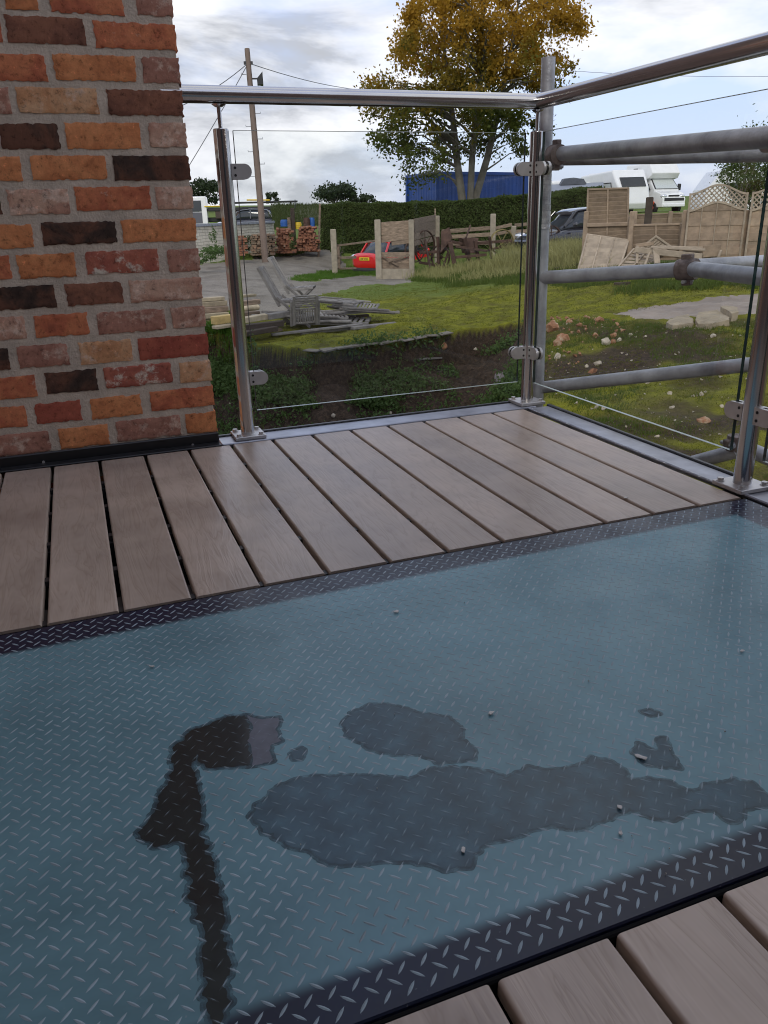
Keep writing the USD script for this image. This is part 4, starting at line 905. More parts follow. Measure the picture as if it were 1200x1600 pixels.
def hedge(name, label, pts, depth, top_noise=.18, n=9000, size=.075, m=None, seed=1, catg='hedge', base=-.3):
    """a clipped hedge following pts [(ground point, height)]: dark core, leaves over its faces, ragged outline"""
    pts = [(np.asarray(p), h) for p, h in pts]; r = np.random.default_rng(seed)
    c = np.mean([p for p, _ in pts], 0); t = thing(name, label, catg, c)
    V_, core = [], []
    for i in range(len(pts)-1):
        (a, ha), (b, hb) = pts[i], pts[i+1]; d = (b-a); L = np.linalg.norm(d[:2]); u = d/L; s = np.array([-u[1], u[0], 0]);
        s = s if s @ (a-CAM) > 0 else -s
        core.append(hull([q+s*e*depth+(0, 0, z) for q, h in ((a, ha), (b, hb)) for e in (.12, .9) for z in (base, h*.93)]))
        k = int(n*L); w = r.uniform(0, 1, k); f = r.choice(3, k, p=[.58, .32, .10])
        P_ = a[None]*(1-w[:, None])+b[None]*w[:, None]; h = ha*(1-w)+hb*w
        back = np.where(f == 0, np.abs(r.normal(0, .07, k)), r.uniform(0, 1, k)*depth); zz = np.where(f == 0, r.uniform(0, 1, k)*h, h-np.abs(r.normal(0, .06, k)))
        P_ = P_+s*back[:, None]; P_[:, 2] += zz
        lump = meshkit.fbm(P_*1.6, 3, seed)-.5
        P_ = P_-s*(lump*.5)[:, None]; P_[:, 2] += np.where(f == 1, lump*top_noise*2.2, 0)
        V_.append(P_)
    ends = [(pts[0], -1), (pts[-1], 1)]
    for ((a, h), sg), (a2, _) in zip(ends, (pts[1], pts[-2])):
        d = (a-a2[0] if False else a-np.asarray(a2)); u = d/np.linalg.norm(d); s = np.array([-u[1], u[0], 0]); s = s if s @ (a-CAM) > 0 else -s
        k = int(n*depth*.8); P_ = a+u*np.abs(r.normal(0, .08, k))[:, None]+s*r.uniform(0, depth, k)[:, None]; P_[:, 2] += r.uniform(0, h, k); V_.append(P_)
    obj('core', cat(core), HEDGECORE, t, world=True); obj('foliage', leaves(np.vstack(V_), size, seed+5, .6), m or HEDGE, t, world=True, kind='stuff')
    return t
def hp(px, ptop, pbase, d):
    b = P(px, pbase, d); return (b, P(px, ptop, d)[2]-b[2])
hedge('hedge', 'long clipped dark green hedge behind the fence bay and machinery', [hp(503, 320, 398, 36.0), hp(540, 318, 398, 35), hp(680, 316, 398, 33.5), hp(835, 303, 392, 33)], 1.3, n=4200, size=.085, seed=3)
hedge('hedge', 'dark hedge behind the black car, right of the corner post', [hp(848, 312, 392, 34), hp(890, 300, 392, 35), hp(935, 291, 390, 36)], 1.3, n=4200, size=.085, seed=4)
def bush(name, label, px, py, w, h, d, m, n=1500, size=.07, seed=1, catg='shrub', trunk=True, depth=None):
    """an uneven clump of leaves on a few stems; px, py is the foot in the photo, w and h metres"""
    b = P(px, py, d); r = np.random.default_rng(seed); t = thing(name, label, catg, b)
    cl_ = r.normal(0, 1, (max(6, n//90), 3)); cl_ /= np.linalg.norm(cl_, axis=1)[:, None]; cl_ *= r.uniform(.35, 1, (len(cl_), 1))**.5
    cl_ = cl_*np.array([w*.42, (depth or w)*.42, h*.38])+(0, 0, h*.58)
    k = np.repeat(cl_, n//len(cl_), 0); k = k+r.normal(0, 1, k.shape)*np.array([w, depth or w, h])*.085
    k = k[k[:, 2] > .02]
    obj('foliage', leaves(k, size, seed+9, .6), m, t, kind='stuff')
    if trunk: obj('stem', cat([pipe([(0, 0, -.2), (c_[0]*.3, c_[1]*.3, c_[2]*.5), tuple(c_)], [.02+.02*h, .015+.01*h, .008], 5, cap=False) for c_ in cl_[:9]]), BARK, t)
    return t
bush('distant_tree', 'rounded dark tree on the skyline left of the blue container', 525, 322, 7.2, 3.4, 130, FARTREE, 2600, .45, 11, 'tree')
bush('distant_tree', 'small round tree on the skyline between the dark tree and the container', 572, 322, 3.4, 1.9, 135, FARTREE, 1000, .4, 12, 'tree')
bush('distant_tree', 'narrow tree close against the rounded dark tree on the skyline', 552, 322, 1.4, 2.2, 132, FARTREE, 500, .35, 13, 'tree')
bush('distant_tree', 'dark tree behind the recovery truck at the far left', 322, 326, 4.6, 3.0, 100, FARTREE, 1500, .4, 14, 'tree')
bush('distant_tree', 'small tree on the skyline right of the utility pole', 426, 324, 2.0, 1.9, 120, FARTREE, 600, .35, 15, 'tree')
bush('shrub', 'dark twiggy shrub behind the lattice fence at the right edge', 1184, 352, 3.0, 3.2, 33, HEDGE, 8000, .11, 16)
bush('shrub', 'thin bramble shrub leaning over the lattice fence', 1150, 350, 1.6, 2.6, 32, HEDGE, 900, .09, 17)
bush('weed_clump', 'leafy weeds at the foot of the blockwork wall', 334, 411, 1.2, .55, 27, WEED, 1100, .07, 18, 'weeds', False)
bush('weed_clump', 'tall nettle like weed against the blockwork wall', 336, 404, .35, .95, 27.4, WEED, 260, .06, 19, 'weeds', False)
bush('weed_clump', 'low weeds left of the nettle at the wall foot', 316, 416, .9, .4, 26.5, WEED, 600, .07, 20, 'weeds', False)
bush('weed_clump', 'grey green bush between the brick pillar and the log like stack', 388, 398, .6, .8, 33, EMBANK, 600, .07, 21, 'weeds', False)
bush('weed_clump', 'pale weed standing between the brick stacks', 459, 396, .5, .8, 32.6, EMBANK, 450, .06, 22, 'weeds', False)
bush('ivy', 'dark ivy growing up at the hedge end by the red car', 531, 408, .8, 1.1, 33, HEDGE, 500, .08, 23, 'ivy')
# embankment of rough grass
eb = hull([P(px, py, d) for px, py, d in [(432, 322, 56), (470, 320, 56), (510, 320, 56), (560, 322, 58), (425, 372, 50), (500, 372, 46), (560, 372, 46), (440, 322, 66), (560, 322, 66), (425, 372, 70), (560, 372, 70)]])
obj('embankment', eb, simple('embankment_earth', (.05, .055, .02), .95, nscale=2, namp=.4), kind='structure')
pe = np.array([P(rt.uniform(430, 545), 0, 50) for _ in range(3000)])
ex = np.stack([rt.uniform(428, 560, 5200), rt.uniform(0, 1, 5200)], 1)
pe = np.array([P(x, 323+t*44, 56.3-9.0*t) for x, t in ex])
obj('embankment_grass', blades(pe, .38, .05, .5, 3, 41, .12), EMBANK, label='rough long grass covering the embankment beyond the brick stacks', cat='grass', kind='stuff')

# ------------------------------------------------------------------ posts, fences, boards
def screen_right(p):
    d = np.asarray(p)[:2]-CAM[:2]; d /= np.linalg.norm(d); return np.array([d[1], -d[0], 0.])
def heading(p, deg):
    """yaw that faces the camera turned deg towards the right of the view"""
    d = CAM[:2]-np.asarray(p)[:2]; d /= np.linalg.norm(d); r = screen_right(p)[:2]; a = math.radians(deg)
    h = d*math.cos(a)+r*math.sin(a); return math.atan2(h[1], h[0])
def upright(name, label, catg, px, top, base, wpx, d, m, group=None, tip=.02, px_top=None):
    b = P(px, base, d); t = P(px_top or px, top, d); w = wpx*np.linalg.norm(b-CAM)/F_PX
    top_ = np.array([b[0]*.5+t[0]*.5, b[1]*.5+t[1]*.5, t[2]]) if px_top is None else t
    b = np.array([top_[0], top_[1], b[2]]) if px_top is None else b
    obj(name, bar(b-(0, 0, .3), top_, w, w, screen_right(b), min(.02, w*.15)), m, label=label, cat=catg, group=group)
    return b, top_
upright('concrete_post', 'lone weathered concrete post standing in the verge left of the red car', 'post', 522, 358, 428, 8.5, 30, CONC)
upright('concrete_post', 'concrete post at the left end of the boarded bay', 'post', 591, 343, 439, 9, 27.5, CONC)
upright('concrete_post', 'concrete post at the right front corner of the boarded bay', 'post', 643, 343, 437, 8, 27.5, CONC)
upright('concrete_post', 'concrete post at the back corner of the boarded bay', 'post', 683, 337, 410, 7.5, 30.5, CONC)
upright('concrete_post', 'tall concrete post rising among the machinery', 'post', 770, 334, 405, 8, 30, CONC)
upright('concrete_post', 'short concrete post right of the yellowish wheel', 'post', 802, 353, 412, 7, 29, CONC)
upright('concrete_post', 'concrete post beside the black car, half hidden by the upright tube', 'post', 856, 330, 408, 6, 27, CONC)
upright('metal_stake', 'thin stake above the back corner post of the boarded bay', 'stake', 680, 326, 342, 2, 30.6, OLDWOOD)
upright('timber_post', 'dark leaning timber post behind the lone concrete post', 'post', 529, 382, 412, 4, 32, OLDWOOD)
bay = thing('boarded_bay', 'bay of weathered lapped boards between concrete posts in front of the red car', 'fence', P(618, 436, 27.6))
def plank(a, b, hpx, d0, d1, m=OLDWOOD, par=None, th=.03, name='board'):
    p0, p1 = P(a[0], a[1], d0), P(b[0], b[1], d1); h = hpx*np.linalg.norm((p0+p1)/2-CAM)/F_PX/1.09
    return obj(name, bar(p0, p1, th, h, c=.006), m, par, world=par is not None)
for a_, b_, h in [((595, 352), (640, 349), 9), ((595, 362), (640, 358), 11), ((595, 374), (640, 368), 11), ((612, 381), (640, 377), 6), ((595, 398), (640, 398), 8), ((595, 407), (640, 407), 9), ((595, 416), (640, 416), 9)]:
    plank(a_, b_, h, 27.55, 27.55, OLDWOOD, bay)
plank((595, 399), (622, 415), 3, 27.45, 27.45, OLDWOOD, bay, name='loose_batten'); plank((640, 398), (606, 409), 3, 27.42, 27.42, OLDWOOD, bay, name='loose_batten')
plank((595.5, 429), (639.5, 429), 18, 27.5, 27.5, CONC, bay, .05, 'gravel_board')
for a_, b_, h in [((647, 347), (680, 340), 9), ((647, 358), (680, 351), 12), ((647, 370), (680, 362), 10), ((647, 380), (680, 373), 8)]:
    plank(a_, b_, h, 27.7, 30.4, OLDWOOD, bay)
rail = thing('rail_fence', 'old timber rail fence running behind the machinery', 'fence', P(770, 405, 31))
for a_, b_, h in [((690, 362), (770, 356), 6), ((690, 371), (770, 366), 6), ((772, 357), (800, 351), 5), ((772, 366), (800, 361), 5), ((804, 352), (852, 348), 5), ((804, 362), (852, 359), 5), ((700, 381), (770, 379), 6)]:
    plank(a_, b_, h, 30.8, 30.8, OLDWOOD, rail, .05, 'rail')
rail2 = thing('rail_fence', 'low timber rails between the lone concrete post and the red car', 'fence', P(540, 425, 31))
for a_, b_, h in [((526, 384), (588, 376), 3), ((526, 403), (556, 402), 4), ((526, 420), (556, 419), 3)]: plank(a_, b_, h, 30.3, 29, OLDWOOD, rail2, .05, 'rail')

def panel4(name, label, bl, br, tl, tr, n, m, frame=.045, vert=2, th=.02, vertical=False, lap=True, frame_m=None, catg='fence panel'):
    """slatted panel on four corner points: slats lapped one over the next, frame, battens"""
    bl, br, tl, tr = (np.asarray(q, float) for q in (bl, br, tl, tr)); t = thing(name, label, catg, (bl+br)/2)
    nrm = np.cross(br-bl, tl-bl); nrm /= np.linalg.norm(nrm); nrm = nrm if nrm @ (CAM-bl) > 0 else -nrm
    if vertical: A, B, C, D = bl, tl, br, tr
    else: A, B, C, D = bl, br, tl, tr            # slats run A->B, stacked towards C->D
    hgt = np.linalg.norm((C+D)/2-(A+B)/2)/n; stk = ((C+D)/2-(A+B)/2); stk /= np.linalg.norm(stk)
    for i in range(n):
        s = (i+.5)/n; w = rnd.uniform(-.004, .004)
        p0, p1 = A+(C-A)*s+nrm*w, B+(D-B)*s+nrm*(w+rnd.uniform(-.003, .003)); tilt = nrm*.45+stk if lap else stk
        obj('slat', bar(p0, p1, .012, hgt*(1.12 if lap else .72), tilt, .003), m, t, world=True)
    fm = frame_m or m
    for a_, b_ in ((bl, tl), (br, tr)): obj('side_frame', bar(a_+nrm*.02, b_+nrm*.02, .05, frame, nrm if False else (br-bl), .005), fm, t, world=True)
    for a_, b_ in ((bl, br), (tl, tr)): obj('end_frame', bar(a_+nrm*.024, b_+nrm*.024, .045, frame, (tl-bl), .005, ext=.02), fm, t, world=True)
    for k in range(vert): 
        s = (k+1)/(vert+1); obj('batten', bar(bl+(br-bl)*s+nrm*.028, tl+(tr-tl)*s+nrm*.028, .035, .035, (br-bl), .004), fm, t, world=True)
    return t
D1, D2, D3 = 21.6, 21.2, 20.6
panel4('lapped_fence', 'tall lapped fence panel standing behind the fallen panels', P(916, 410, D1), P(980, 404, D1-.1), P(919, 296, D1), P(982, 294, D1-.1), 17, FENCEWOOD, vert=1)
obj('fence_rail', bar(P(917, 352, D1-.06), P(981, 350, D1-.16), .05, .09, c=.01), FENCEWOOD, label='cross rail nailed over the tall lapped fence panel', cat='rail')
panel4('lapped_fence', 'low lapped fence panel between the tall panel and the lattice topped one', P(988, 405, D2), P(1063, 405, D2-.2), P(988, 352, D2), P(1064, 350, D2-.2), 7, FENCEWOOD, vert=1)
for k, (x, t_, b_, w, lb) in enumerate([(914, 330, 412, 7, 'fence post left of the tall lapped panel'), (985, 330, 408, 7, 'fence post between the tall and the low lapped panels'), (1068, 328, 410, 8, 'fence post left of the lattice topped panel'), (1164, 328, 410, 7, 'fence post right of the lattice topped panel')]):
    upright('fence_post', lb, 'post', x, t_, b_, w, (D1, D2, D3+.15, D3+.1)[k], FENCEWOOD)
b_, t_ = upright('timber_post', 'dark brown sleeper post with white marks in front of the motorhome', 'post', 1011.5, 308, 400, 10, 27, DARKWOOD)
panel4('lapped_fence', 'far low fence panel seen above the low lapped panel', P(984, 398, 29), P(1066, 396, 29), P(984, 336, 29), P(1066, 333, 29), 9, FENCEWOOD, vert=0)
for k, x in enumerate((990, 1045)): upright('fence_post', ('left', 'right')[k]+' small post of the far low fence', 'post', x, 330, 398, 6, 28.9, FENCEWOOD)
def arch_panel(label, xl, xr, top_l, apex, top_r, sl, sa, sr, base, d, rows=7, mats=(FENCEWOOD, FENCEPALE), nv=3):
    """panel with a bowed top and an open lattice strip above the boards"""
    c0, c1 = P(xl, base, d), P(xr, base, d); t = thing('lattice_fence', label, 'fence panel', (c0+c1)/2)
    ex_ = (c1-c0)/np.linalg.norm(c1-c0); W_ = np.linalg.norm(c1-c0); up = np.array([0, 0, 1.]); nrm = np.cross(ex_, up); nrm = nrm if nrm @ (CAM-c0) > 0 else -nrm
    M = np.stack([ex_, up, np.cross(ex_, up)], 1); zz = lambda py: P((xl+xr)/2, py, d)[2]-c0[2]
    s = np.linspace(0, 1, 25); bump_ = np.sin(np.pi*s)**2
    def curve(l, a, r): 
        zl, za, zr = zz(l), zz(a), zz(r); return zl+(zr-zl)*s+(za-(zl+zr)/2)*bump_
    Tz, Sz = curve(top_l, apex, top_r), curve(sl, sa, sr); X = s*W_
    at = lambda x, z, o=0.: c0+ex_*x+up*z+nrm*o
    hrow = (min(Sz))/rows
    for k in range(rows+2):
        z0, z1 = k*hrow+.006, (k+1)*hrow
        top_ = np.minimum(z1, Sz-.01)
        sel = top_ > z0+.01
        if not sel.any(): continue
        xs = X[sel]; z0 -= .010; poly = [(xs[0], z0)]+[(xs[-1], z0)]+[(x, z) for x, z in zip(xs[::-1], top_[sel][::-1])]
        pg = Polygon(poly).buffer(0)
        if pg.is_empty or pg.area < .003: continue
        pg = max(getattr(pg, 'geoms', [pg]), key=lambda q: q.area)
        v, f = arr(trimesh.creation.extrude_polygon(pg, .014, engine='earcut')); v = c0+v[:, :1]*ex_+v[:, 1:2]*up+(v[:, 2:]-.007+.015*(k % 2))*nrm
        obj('slat', (v, f), mats[0], t, world=True)
    for k in range(nv):
        x = W_*(k+1)/(nv+1); i = np.argmin(abs(X-x)); obj('batten', bar(at(x, .02, .02), at(x, Sz[i]-.02, .02), .035, .022, ex_, .003), mats[1], t, world=True)
    for x, i in ((.02, 0), (W_-.02, -1)): obj('side_frame', bar(at(x, 0, .02), at(x, Tz[i]+.03, .02), .05, .045, ex_, .005), mats[1], t, world=True)
    for Z_, nm in ((Tz, 'top_rail'), (Sz, 'mid_rail')):
        ring = [np.array([at(x, z+dz_, .02+o) for dz_, o in ((-.022, -.02), (.022, -.02), (.022, .02), (-.022, .02))]) for x, z in zip(X, Z_)]
        obj(nm, loft(ring), mats[1], t, world=True)
    # lattice strips, both ways, clipped between the two curves
    region = Polygon([(x, z) for x, z in zip(X, Sz)]+[(x, z) for x, z in zip(X[::-1], Tz[::-1])]).buffer(0); H = Tz.max()
    for sgn in (1, -1):
        for k in range(-20, 40):
            x = k*.105; line = shapely.LineString([(x, min(Sz)-.1), (x+sgn*(H-min(Sz)+.2), H+.1)]).buffer(.013, cap_style='flat').intersection(region)
            for pg in getattr(line, 'geoms', [line]):
                if pg.is_empty or pg.area < .0006: continue
                v, f = arr(trimesh.creation.extrude_polygon(pg, .008, engine='earcut')); v = c0+v[:, :1]*ex_+v[:, 1:2]*up+(v[:, 2:]+(.006 if sgn > 0 else .0145))*nrm
                obj('lattice_strip', (v, f), mats[1], t, world=True)
arch_panel('bow topped fence panel with open lattice above brown boards', 1066.5, 1156, 303, 289, 304, 329, 316, 328, 409, D3)
arch_panel('lattice topped fence panel at the right edge, partly out of view', 1161.5, 1250, 301, 288, 300, 328, 314, 327, 411, D3-.1)
# fallen panels and broken bench
panel4('fallen_fence', 'lapped panel leaning back against the foot of the tall panel', snap(P(903, 410, 20.0)), snap(P(968, 416, 20.0)), P(918, 368, 21.35), P(982, 377, 21.2), 9, FENCEPALE, vert=2)
panel4('fallen_fence', 'slatted panel lying half under the broken bench', snap(P(960, 414, 19.7)), snap(P(1008, 416, 19.7)), P(990, 391, 20.6), P(1030, 399, 20.6), 7, FENCEPALE, vert=1, lap=False)
panel4('fallen_fence', 'slatted panel standing on its corner behind the broken bench', P(1003, 386, 20.9), P(1028, 398, 20.9), P(1025, 369, 20.9), P(1048, 385, 20.9), 7, FENCEPALE, vert=0, lap=False, vertical=True)
bench = thing('broken_bench', 'broken grey brown timber bench lying before the low fence panel', 'bench', G(1060, 412))
def B_(a, da, b, db, w, h, nm): obj(nm, bar(P(a[0], a[1], da), P(b[0], b[1], db), w, h, c=.006), FENCEPALE if nm != 'end_board' else FENCEWOOD, bench, world=True)
B_((1017, 387), 20.0, (1102, 391), 20.0, .10, .035, 'seat_plank'); B_((1017, 385.5), 20.2, (1102, 389), 20.2, .10, .035, 'seat_plank'); B_((1030, 384.5), 20.4, (1100, 387), 20.4, .10, .035, 'seat_plank')
B_((1020, 393), 19.9, (1097, 401), 19.9, .03, .13, 'apron'); B_((992, 390), 20.1, (1020, 393), 20.0, .05, .12, 'rail')
B_((1024, 389), 19.95, (1027, 412), 19.8, .14, .05, 'leg'); B_((996, 384), 20.2, (995, 412), 20.0, .06, .05, 'leg'); B_((1015, 395), 20.0, (1008, 414), 19.8, .05, .04, 'leg')
B_((1098, 393), 20.2, (1126, 391), 20.4, .03, .26, 'end_board'); B_((1122, 403), 20.2, (1127, 391), 20.3, .05, .04, 'stay'); B_((993, 384), 20.2, (1022, 380), 20.2, .05, .08, 'end_board')
obj('loose_board', bar(G(1042, 436), G(1056, 431)+(0, 0, .08), .06, .02, c=.004), GREYWOOD, label='grey board end lying in the grass below the bench', cat='board')
obj('loose_board', bar(G(959, 446), G(985, 445), .05, .12, c=.01), DARKWOOD, label='short dark block lying in the grass left of the coupler', cat='board')
obj('sleeper', bar(G(868, 425), G(912, 417), .15, .22, c=.02), DARKWOOD, label='dark old sleeper lying in the dry grass by the upright tube', cat='sleeper')
obj('sleeper', bar(G(918, 416), G(985, 414), .15, .16, c=.02), OLDWOOD, label='old sleeper lying along the foot of the fallen panel', cat='sleeper')

# ------------------------------------------------------------------ vehicles
def rsec(x, hw, z0, z1, n=24, e=3.2, tumble=0.):
    t = np.linspace(0, 2*np.pi, n, endpoint=False)+.5*2*np.pi/n; c, s = np.cos(t), np.sin(t)
    y = hw*np.sign(c)*np.abs(c)**(2/e); z = (z0+z1)/2+(z1-z0)/2*np.sign(s)*np.abs(s)**(2/e)
    y = y*(1-tumble*np.clip((z-z0)/(z1-z0), 0, 1)); return np.c_[np.full(n, x), y, z]
def wheel(par, x, y, r, w=.2, label=None):
    s = 1 if y > 0 else -1
    T = [(y-s*w, r*.72), (y-s*w, r*.96), (y-s*w*.85, r), (y-s*w*.15, r), (y, r*.95), (y+s*.004, r*.68), (y-s*.02, r*.66)]
    t = np.linspace(0, 2*np.pi, 24, endpoint=False)
    w_ = obj('wheel', loft([np.c_[x+np.cos(t)*rr, np.full(24, yy), r+np.sin(t)*rr] for yy, rr in T]), TYRE, par, smooth=40)
    obj('rim', cat([loft([np.c_[x+np.cos(t)*r*.66, np.full(24, y-s*.035), r+np.sin(t)*r*.66], np.c_[x+np.cos(t)*r*.62, np.full(24, y-s*.02), r+np.sin(t)*r*.62]])]+
                   [bar((x, y-s*.012, r), (x+math.cos(a)*r*.62, y-s*.012, r+math.sin(a)*r*.62), .02, .05, (0, s, 0)) for a in np.linspace(0, 2*np.pi, 6)[:-1]]), CHROME, w_)
def side_poly(par, name, pts, y, m, t=.012):
    """flat piece on the flank: pts in (x, z)"""
    s = 1 if y > 0 else -1
    v, f = arr(trimesh.creation.extrude_polygon(Polygon(pts), t, engine='earcut')); v = np.c_[v[:, 0], y+s*v[:, 2], v[:, 1]]
    return obj(name, (v, f), m, par)
def car(name, label, catg, p, deg, paint, L=4.0, Wd=1.70, H=1.45, estate=False, plate=None):
    t = thing(name, label, catg, p, heading(p, deg)); h = Wd/2; l = L/2; belt = H*.62
    body = [(-l, .66, .38, .80), (-l+.05, .86, .30, .92), (-l+.25, .96, .22, belt), (-l+.9, 1, .20, belt+.02), (0, 1, .19, belt), (l-1.25, 1, .19, belt-.03), (l-.55, .95, .20, belt-.14), (l-.12, .82, .26, belt-.26), (l, .6, .34, belt-.38)]
    obj('body', loft([rsec(x, h*w, a, b) for x, w, a, b in body]), paint, t, smooth=40)
    rear = -l+(.22 if estate else .45)
    cab = [(rear, .80, belt-.12, belt+.03), (rear+.28, .82, belt-.12, H-.13), (rear+.75, .85, belt-.12, H-.03), (-.25, .86, belt-.12, H), (.35, .84, belt-.12, H-.06), (l-1.45, .80, belt-.12, belt+.22), (l-1.05, .78, belt-.12, belt-.02)]
    obj('windows', loft([rsec(x, h*w, a, b, tumble=.17) for x, w, a, b in cab]), CARGLASS, t, smooth=40)
    obj('roof', loft([rsec(x, h*w*.80, z-.07, z+.012, tumble=.1) for x, w, z in [(rear+.34, .82, H-.10), (rear+.75, .86, H-.03), (-.25, .87, H), (.35, .85, H-.06), (.55, .82, H-.14)]]), paint, t, smooth=40)
    for s in (-1, 1):
        for xa, za, xb, zb in [(rear+.02, belt, rear+.34, H-.10), (l-1.12, belt, .5, H-.12)]: obj('pillar', bar((xa, s*h*.80, za), (xb, s*h*.69, zb), .08, .05, (0, s, .3), .01), paint, t)
        obj('pillar', bar((-.35, s*h*.845, belt-.03), (-.35, s*h*.73, H-.07), .09, .04, (0, s, .3), .01), BLACKP if not estate else paint, t)
        obj('wing_mirror', xf(trimesh.creation.icosphere(2, 1.), (l-1.35, s*(h+.10), belt+.06), None, (.07, .11, .07)), paint, t, smooth=True)
        obj('door_handle', bx(-.75, s*(h*1.0), belt-.12, .16, .03, .03, .008), paint, t)
        for xw in (-l+.75, l-.80): wheel(t, xw, s*(h-.02), .305)
        obj('headlight', xf(trimesh.creation.icosphere(2, 1.), (l-.30, s*h*.70, belt-.26), RZ(-s*.5), (.18, .20, .10)), CHROME, t, smooth=True)
        obj('tail_light', xf(trimesh.creation.icosphere(2, 1.), (-l+.15, s*h*.78, belt-.10), RZ(s*.6), (.07, .17, .10)), CHROME if plate else simple('tail_lamp', (.45, .01, .01), .2), t, smooth=True)
    obj('rear_bumper', loft([rsec(x, h*w, .17, z, 20) for x, w, z in [(-l-.04, .70, .36), (-l+.05, .88, .40), (-l+.4, .97, .36)]]), BLACKP, t, smooth=40)
    obj('grille', bx(l-.03, 0, .44, .06, 1.0, .16, .02), BLACKP, t)
    if plate:
        pl = obj('number_plate', bx(-l-.012, 0, .70, .015, .52, .115, .004), YELLOWP, t)
        tm = meshkit.text_mesh(plate, .075, .004, True); v, f = arr(tm); c_ = v.mean(0)
        obj('lettering', (np.c_[-l-.019-v[:, 2], -(v[:, 0]-(v[:, 0].min()+v[:, 0].max())/2), .70+v[:, 1]-.0375], f), BLACKP, pl)
    return t
car('parked_car', 'red car with a yellow number plate parked behind the boarded bay', 'car', P(625, 429, 32.6), 137, RED, 3.9, 1.65, 1.40, plate='KN VO3')
car('parked_car', 'dark hatchback with a silver topped mirror behind the tall fence panel', 'car', snap(P(900, 405, 28.0))+(0, 0, -.05), -58, DKCAR, 4.1, 1.75, 1.48)
car('parked_car', 'dark estate car parked beyond the blockwork wall', 'car', P(389, 365, 57), -102, NAVYCAR, 4.1, 1.75, 1.55, True)
car('parked_car', 'pale silver car of which only the roof shows over the low fence', 'car', P(1062, 402, 33), -62, GREYP, 4.2, 1.75, 1.46)
# motorhome
mp = P(1012, 334, 57); mh = thing('motorhome', 'white coach built motorhome with an over cab bed and orange wheel clamp', 'motorhome', mp, heading(mp, 37))
def rbox(x0, x1, hw, z0, z1, r=.12):
    q = [np.array([x, y, z]) for x in (x0+r, x1-r) for y in (-hw+r, hw-r) for z in (z0+r, z1-r)]
    s = trimesh.creation.icosphere(2, r).vertices; return hull(np.vstack([p_+s for p_ in q]))
obj('body', rbox(-5.4, .35, 1.13, .45, 2.65, .10), WHITEP, mh, smooth=30)
lut = [np.array([x, y, z]) for x, y, z in [(-1.0, 1.13, 1.85), (-1.0, 1.13, 2.85), (1.25, 1.08, 2.12), (1.45, 1.02, 2.35), (1.1, 1.0, 2.85), (.2, 1.1, 1.92)]]
obj('overcab_bed', hull(np.vstack([p_*(1, s, 1)+trimesh.creation.icosphere(1, .07).vertices for p_ in lut for s in (-.94, .94)])), WHITEP, mh, smooth=30)
cabp = [(.1, 1.0, .40), (.1, 1.0, 2.0), (1.0, .86, 2.05), (1.62, .92, 1.38), (2.25, .84, 1.10), (2.42, .84, .85), (2.42, .86, .42)]
cabp = [(.1, 1.0, .40), (.1, 1.0, 2.0), (1.0, .86, 2.05), (1.62, .92, 1.38), (1.62, .92, .40)]; bon = [(1.45, .92, .42), (1.45, .92, 1.36), (2.25, .84, 1.10), (2.42, .84, .85), (2.42, .86, .42)]
obj('cab', hull(np.vstack([np.array(p_)*(1, s, 1)+trimesh.creation.icosphere(1, .05).vertices for p_ in cabp for s in (-.94, .94)])), WHITEP, mh, smooth=30)
obj('bonnet', hull(np.vstack([np.array(p_)*(1, s, 1)+trimesh.creation.icosphere(1, .05).vertices for p_ in bon for s in (-.94, .94)])), WHITEP, mh, smooth=30)
ws = np.array([(1.07, .80, 2.02), (1.07, -.80, 2.02), (1.66, -.88, 1.42), (1.66, .88, 1.42)]); nrm = np.array([.72, 0, .69])
wsh = obj('windscreen', hull(np.vstack([ws+nrm*.03, ws+nrm*.055])), BLACKP, mh); obj('silver_blind', hull(np.vstack([ws*(1, .93, 1)+nrm*.058+(0, 0, .0), (ws*(1, .93, 1)+nrm*.066)])*np.array([1, 1, 1])), BLIND, wsh)
for s in (-1, 1):
    side_poly(mh, 'cab_window', [(.45, 1.38), (.45, 1.92), (.98, 1.92), (1.42, 1.38)], s*.995, CARGLASS, .03)
    for xa, xb in ((-1.9, -.75), (-4.2, -3.0)):
        fr_ = side_poly(mh, 'window', [(xa, 1.45), (xa, 2.15), (xb, 2.15), (xb, 1.45)], s*1.13, BLACKP, .012); side_poly(fr_, 'pane', [(xa+.07, 1.52), (xa+.07, 2.08), (xb-.07, 2.08), (xb-.07, 1.52)], s*1.143, BLIND, .006)
    fr_ = side_poly(mh, 'window', [(-.2, 2.33), (-.2, 2.68), (.22, 2.68), (.22, 2.33)], s*1.19, BLACKP, .012); side_poly(fr_, 'pane', [(-.14, 2.39), (-.14, 2.62), (.16, 2.62), (.16, 2.39)], s*1.203, BLIND, .006)
    obj('wing_mirror', xf(rbox(0, .14, .10, 0, .38, .04), (1.25, s*1.2, 1.35)), BLACKP, mh)
    obj('headlight', xf(trimesh.creation.icosphere(2, 1.), (2.30, s*.66, 1.0), None, (.16, .22, .13)), CHROME, mh, smooth=True)
    for xw in (1.65, -3.2): wheel(mh, xw, s*.98, .34, .22)
    side_poly(mh, 'skirt_stripe', [(-5.3, .80), (-5.3, .86), (.2, .86), (.2, .80)], s*1.131, GREYP, .008)
obj('grille', bx(2.44, 0, .80, .08, 1.5, .20, .03), BLACKP, mh); obj('vent', bx(2.41, 0, 1.02, .06, .8, .09, .02), BLACKP, mh); obj('bumper', bx(2.46, 0, .48, .12, 1.66, .22, .05), WHITEP, mh)
ccl = thing('wheel_clamp', 'orange clamp on the front wheel of the motorhome', 'wheel clamp', mp, heading(mp, 37))
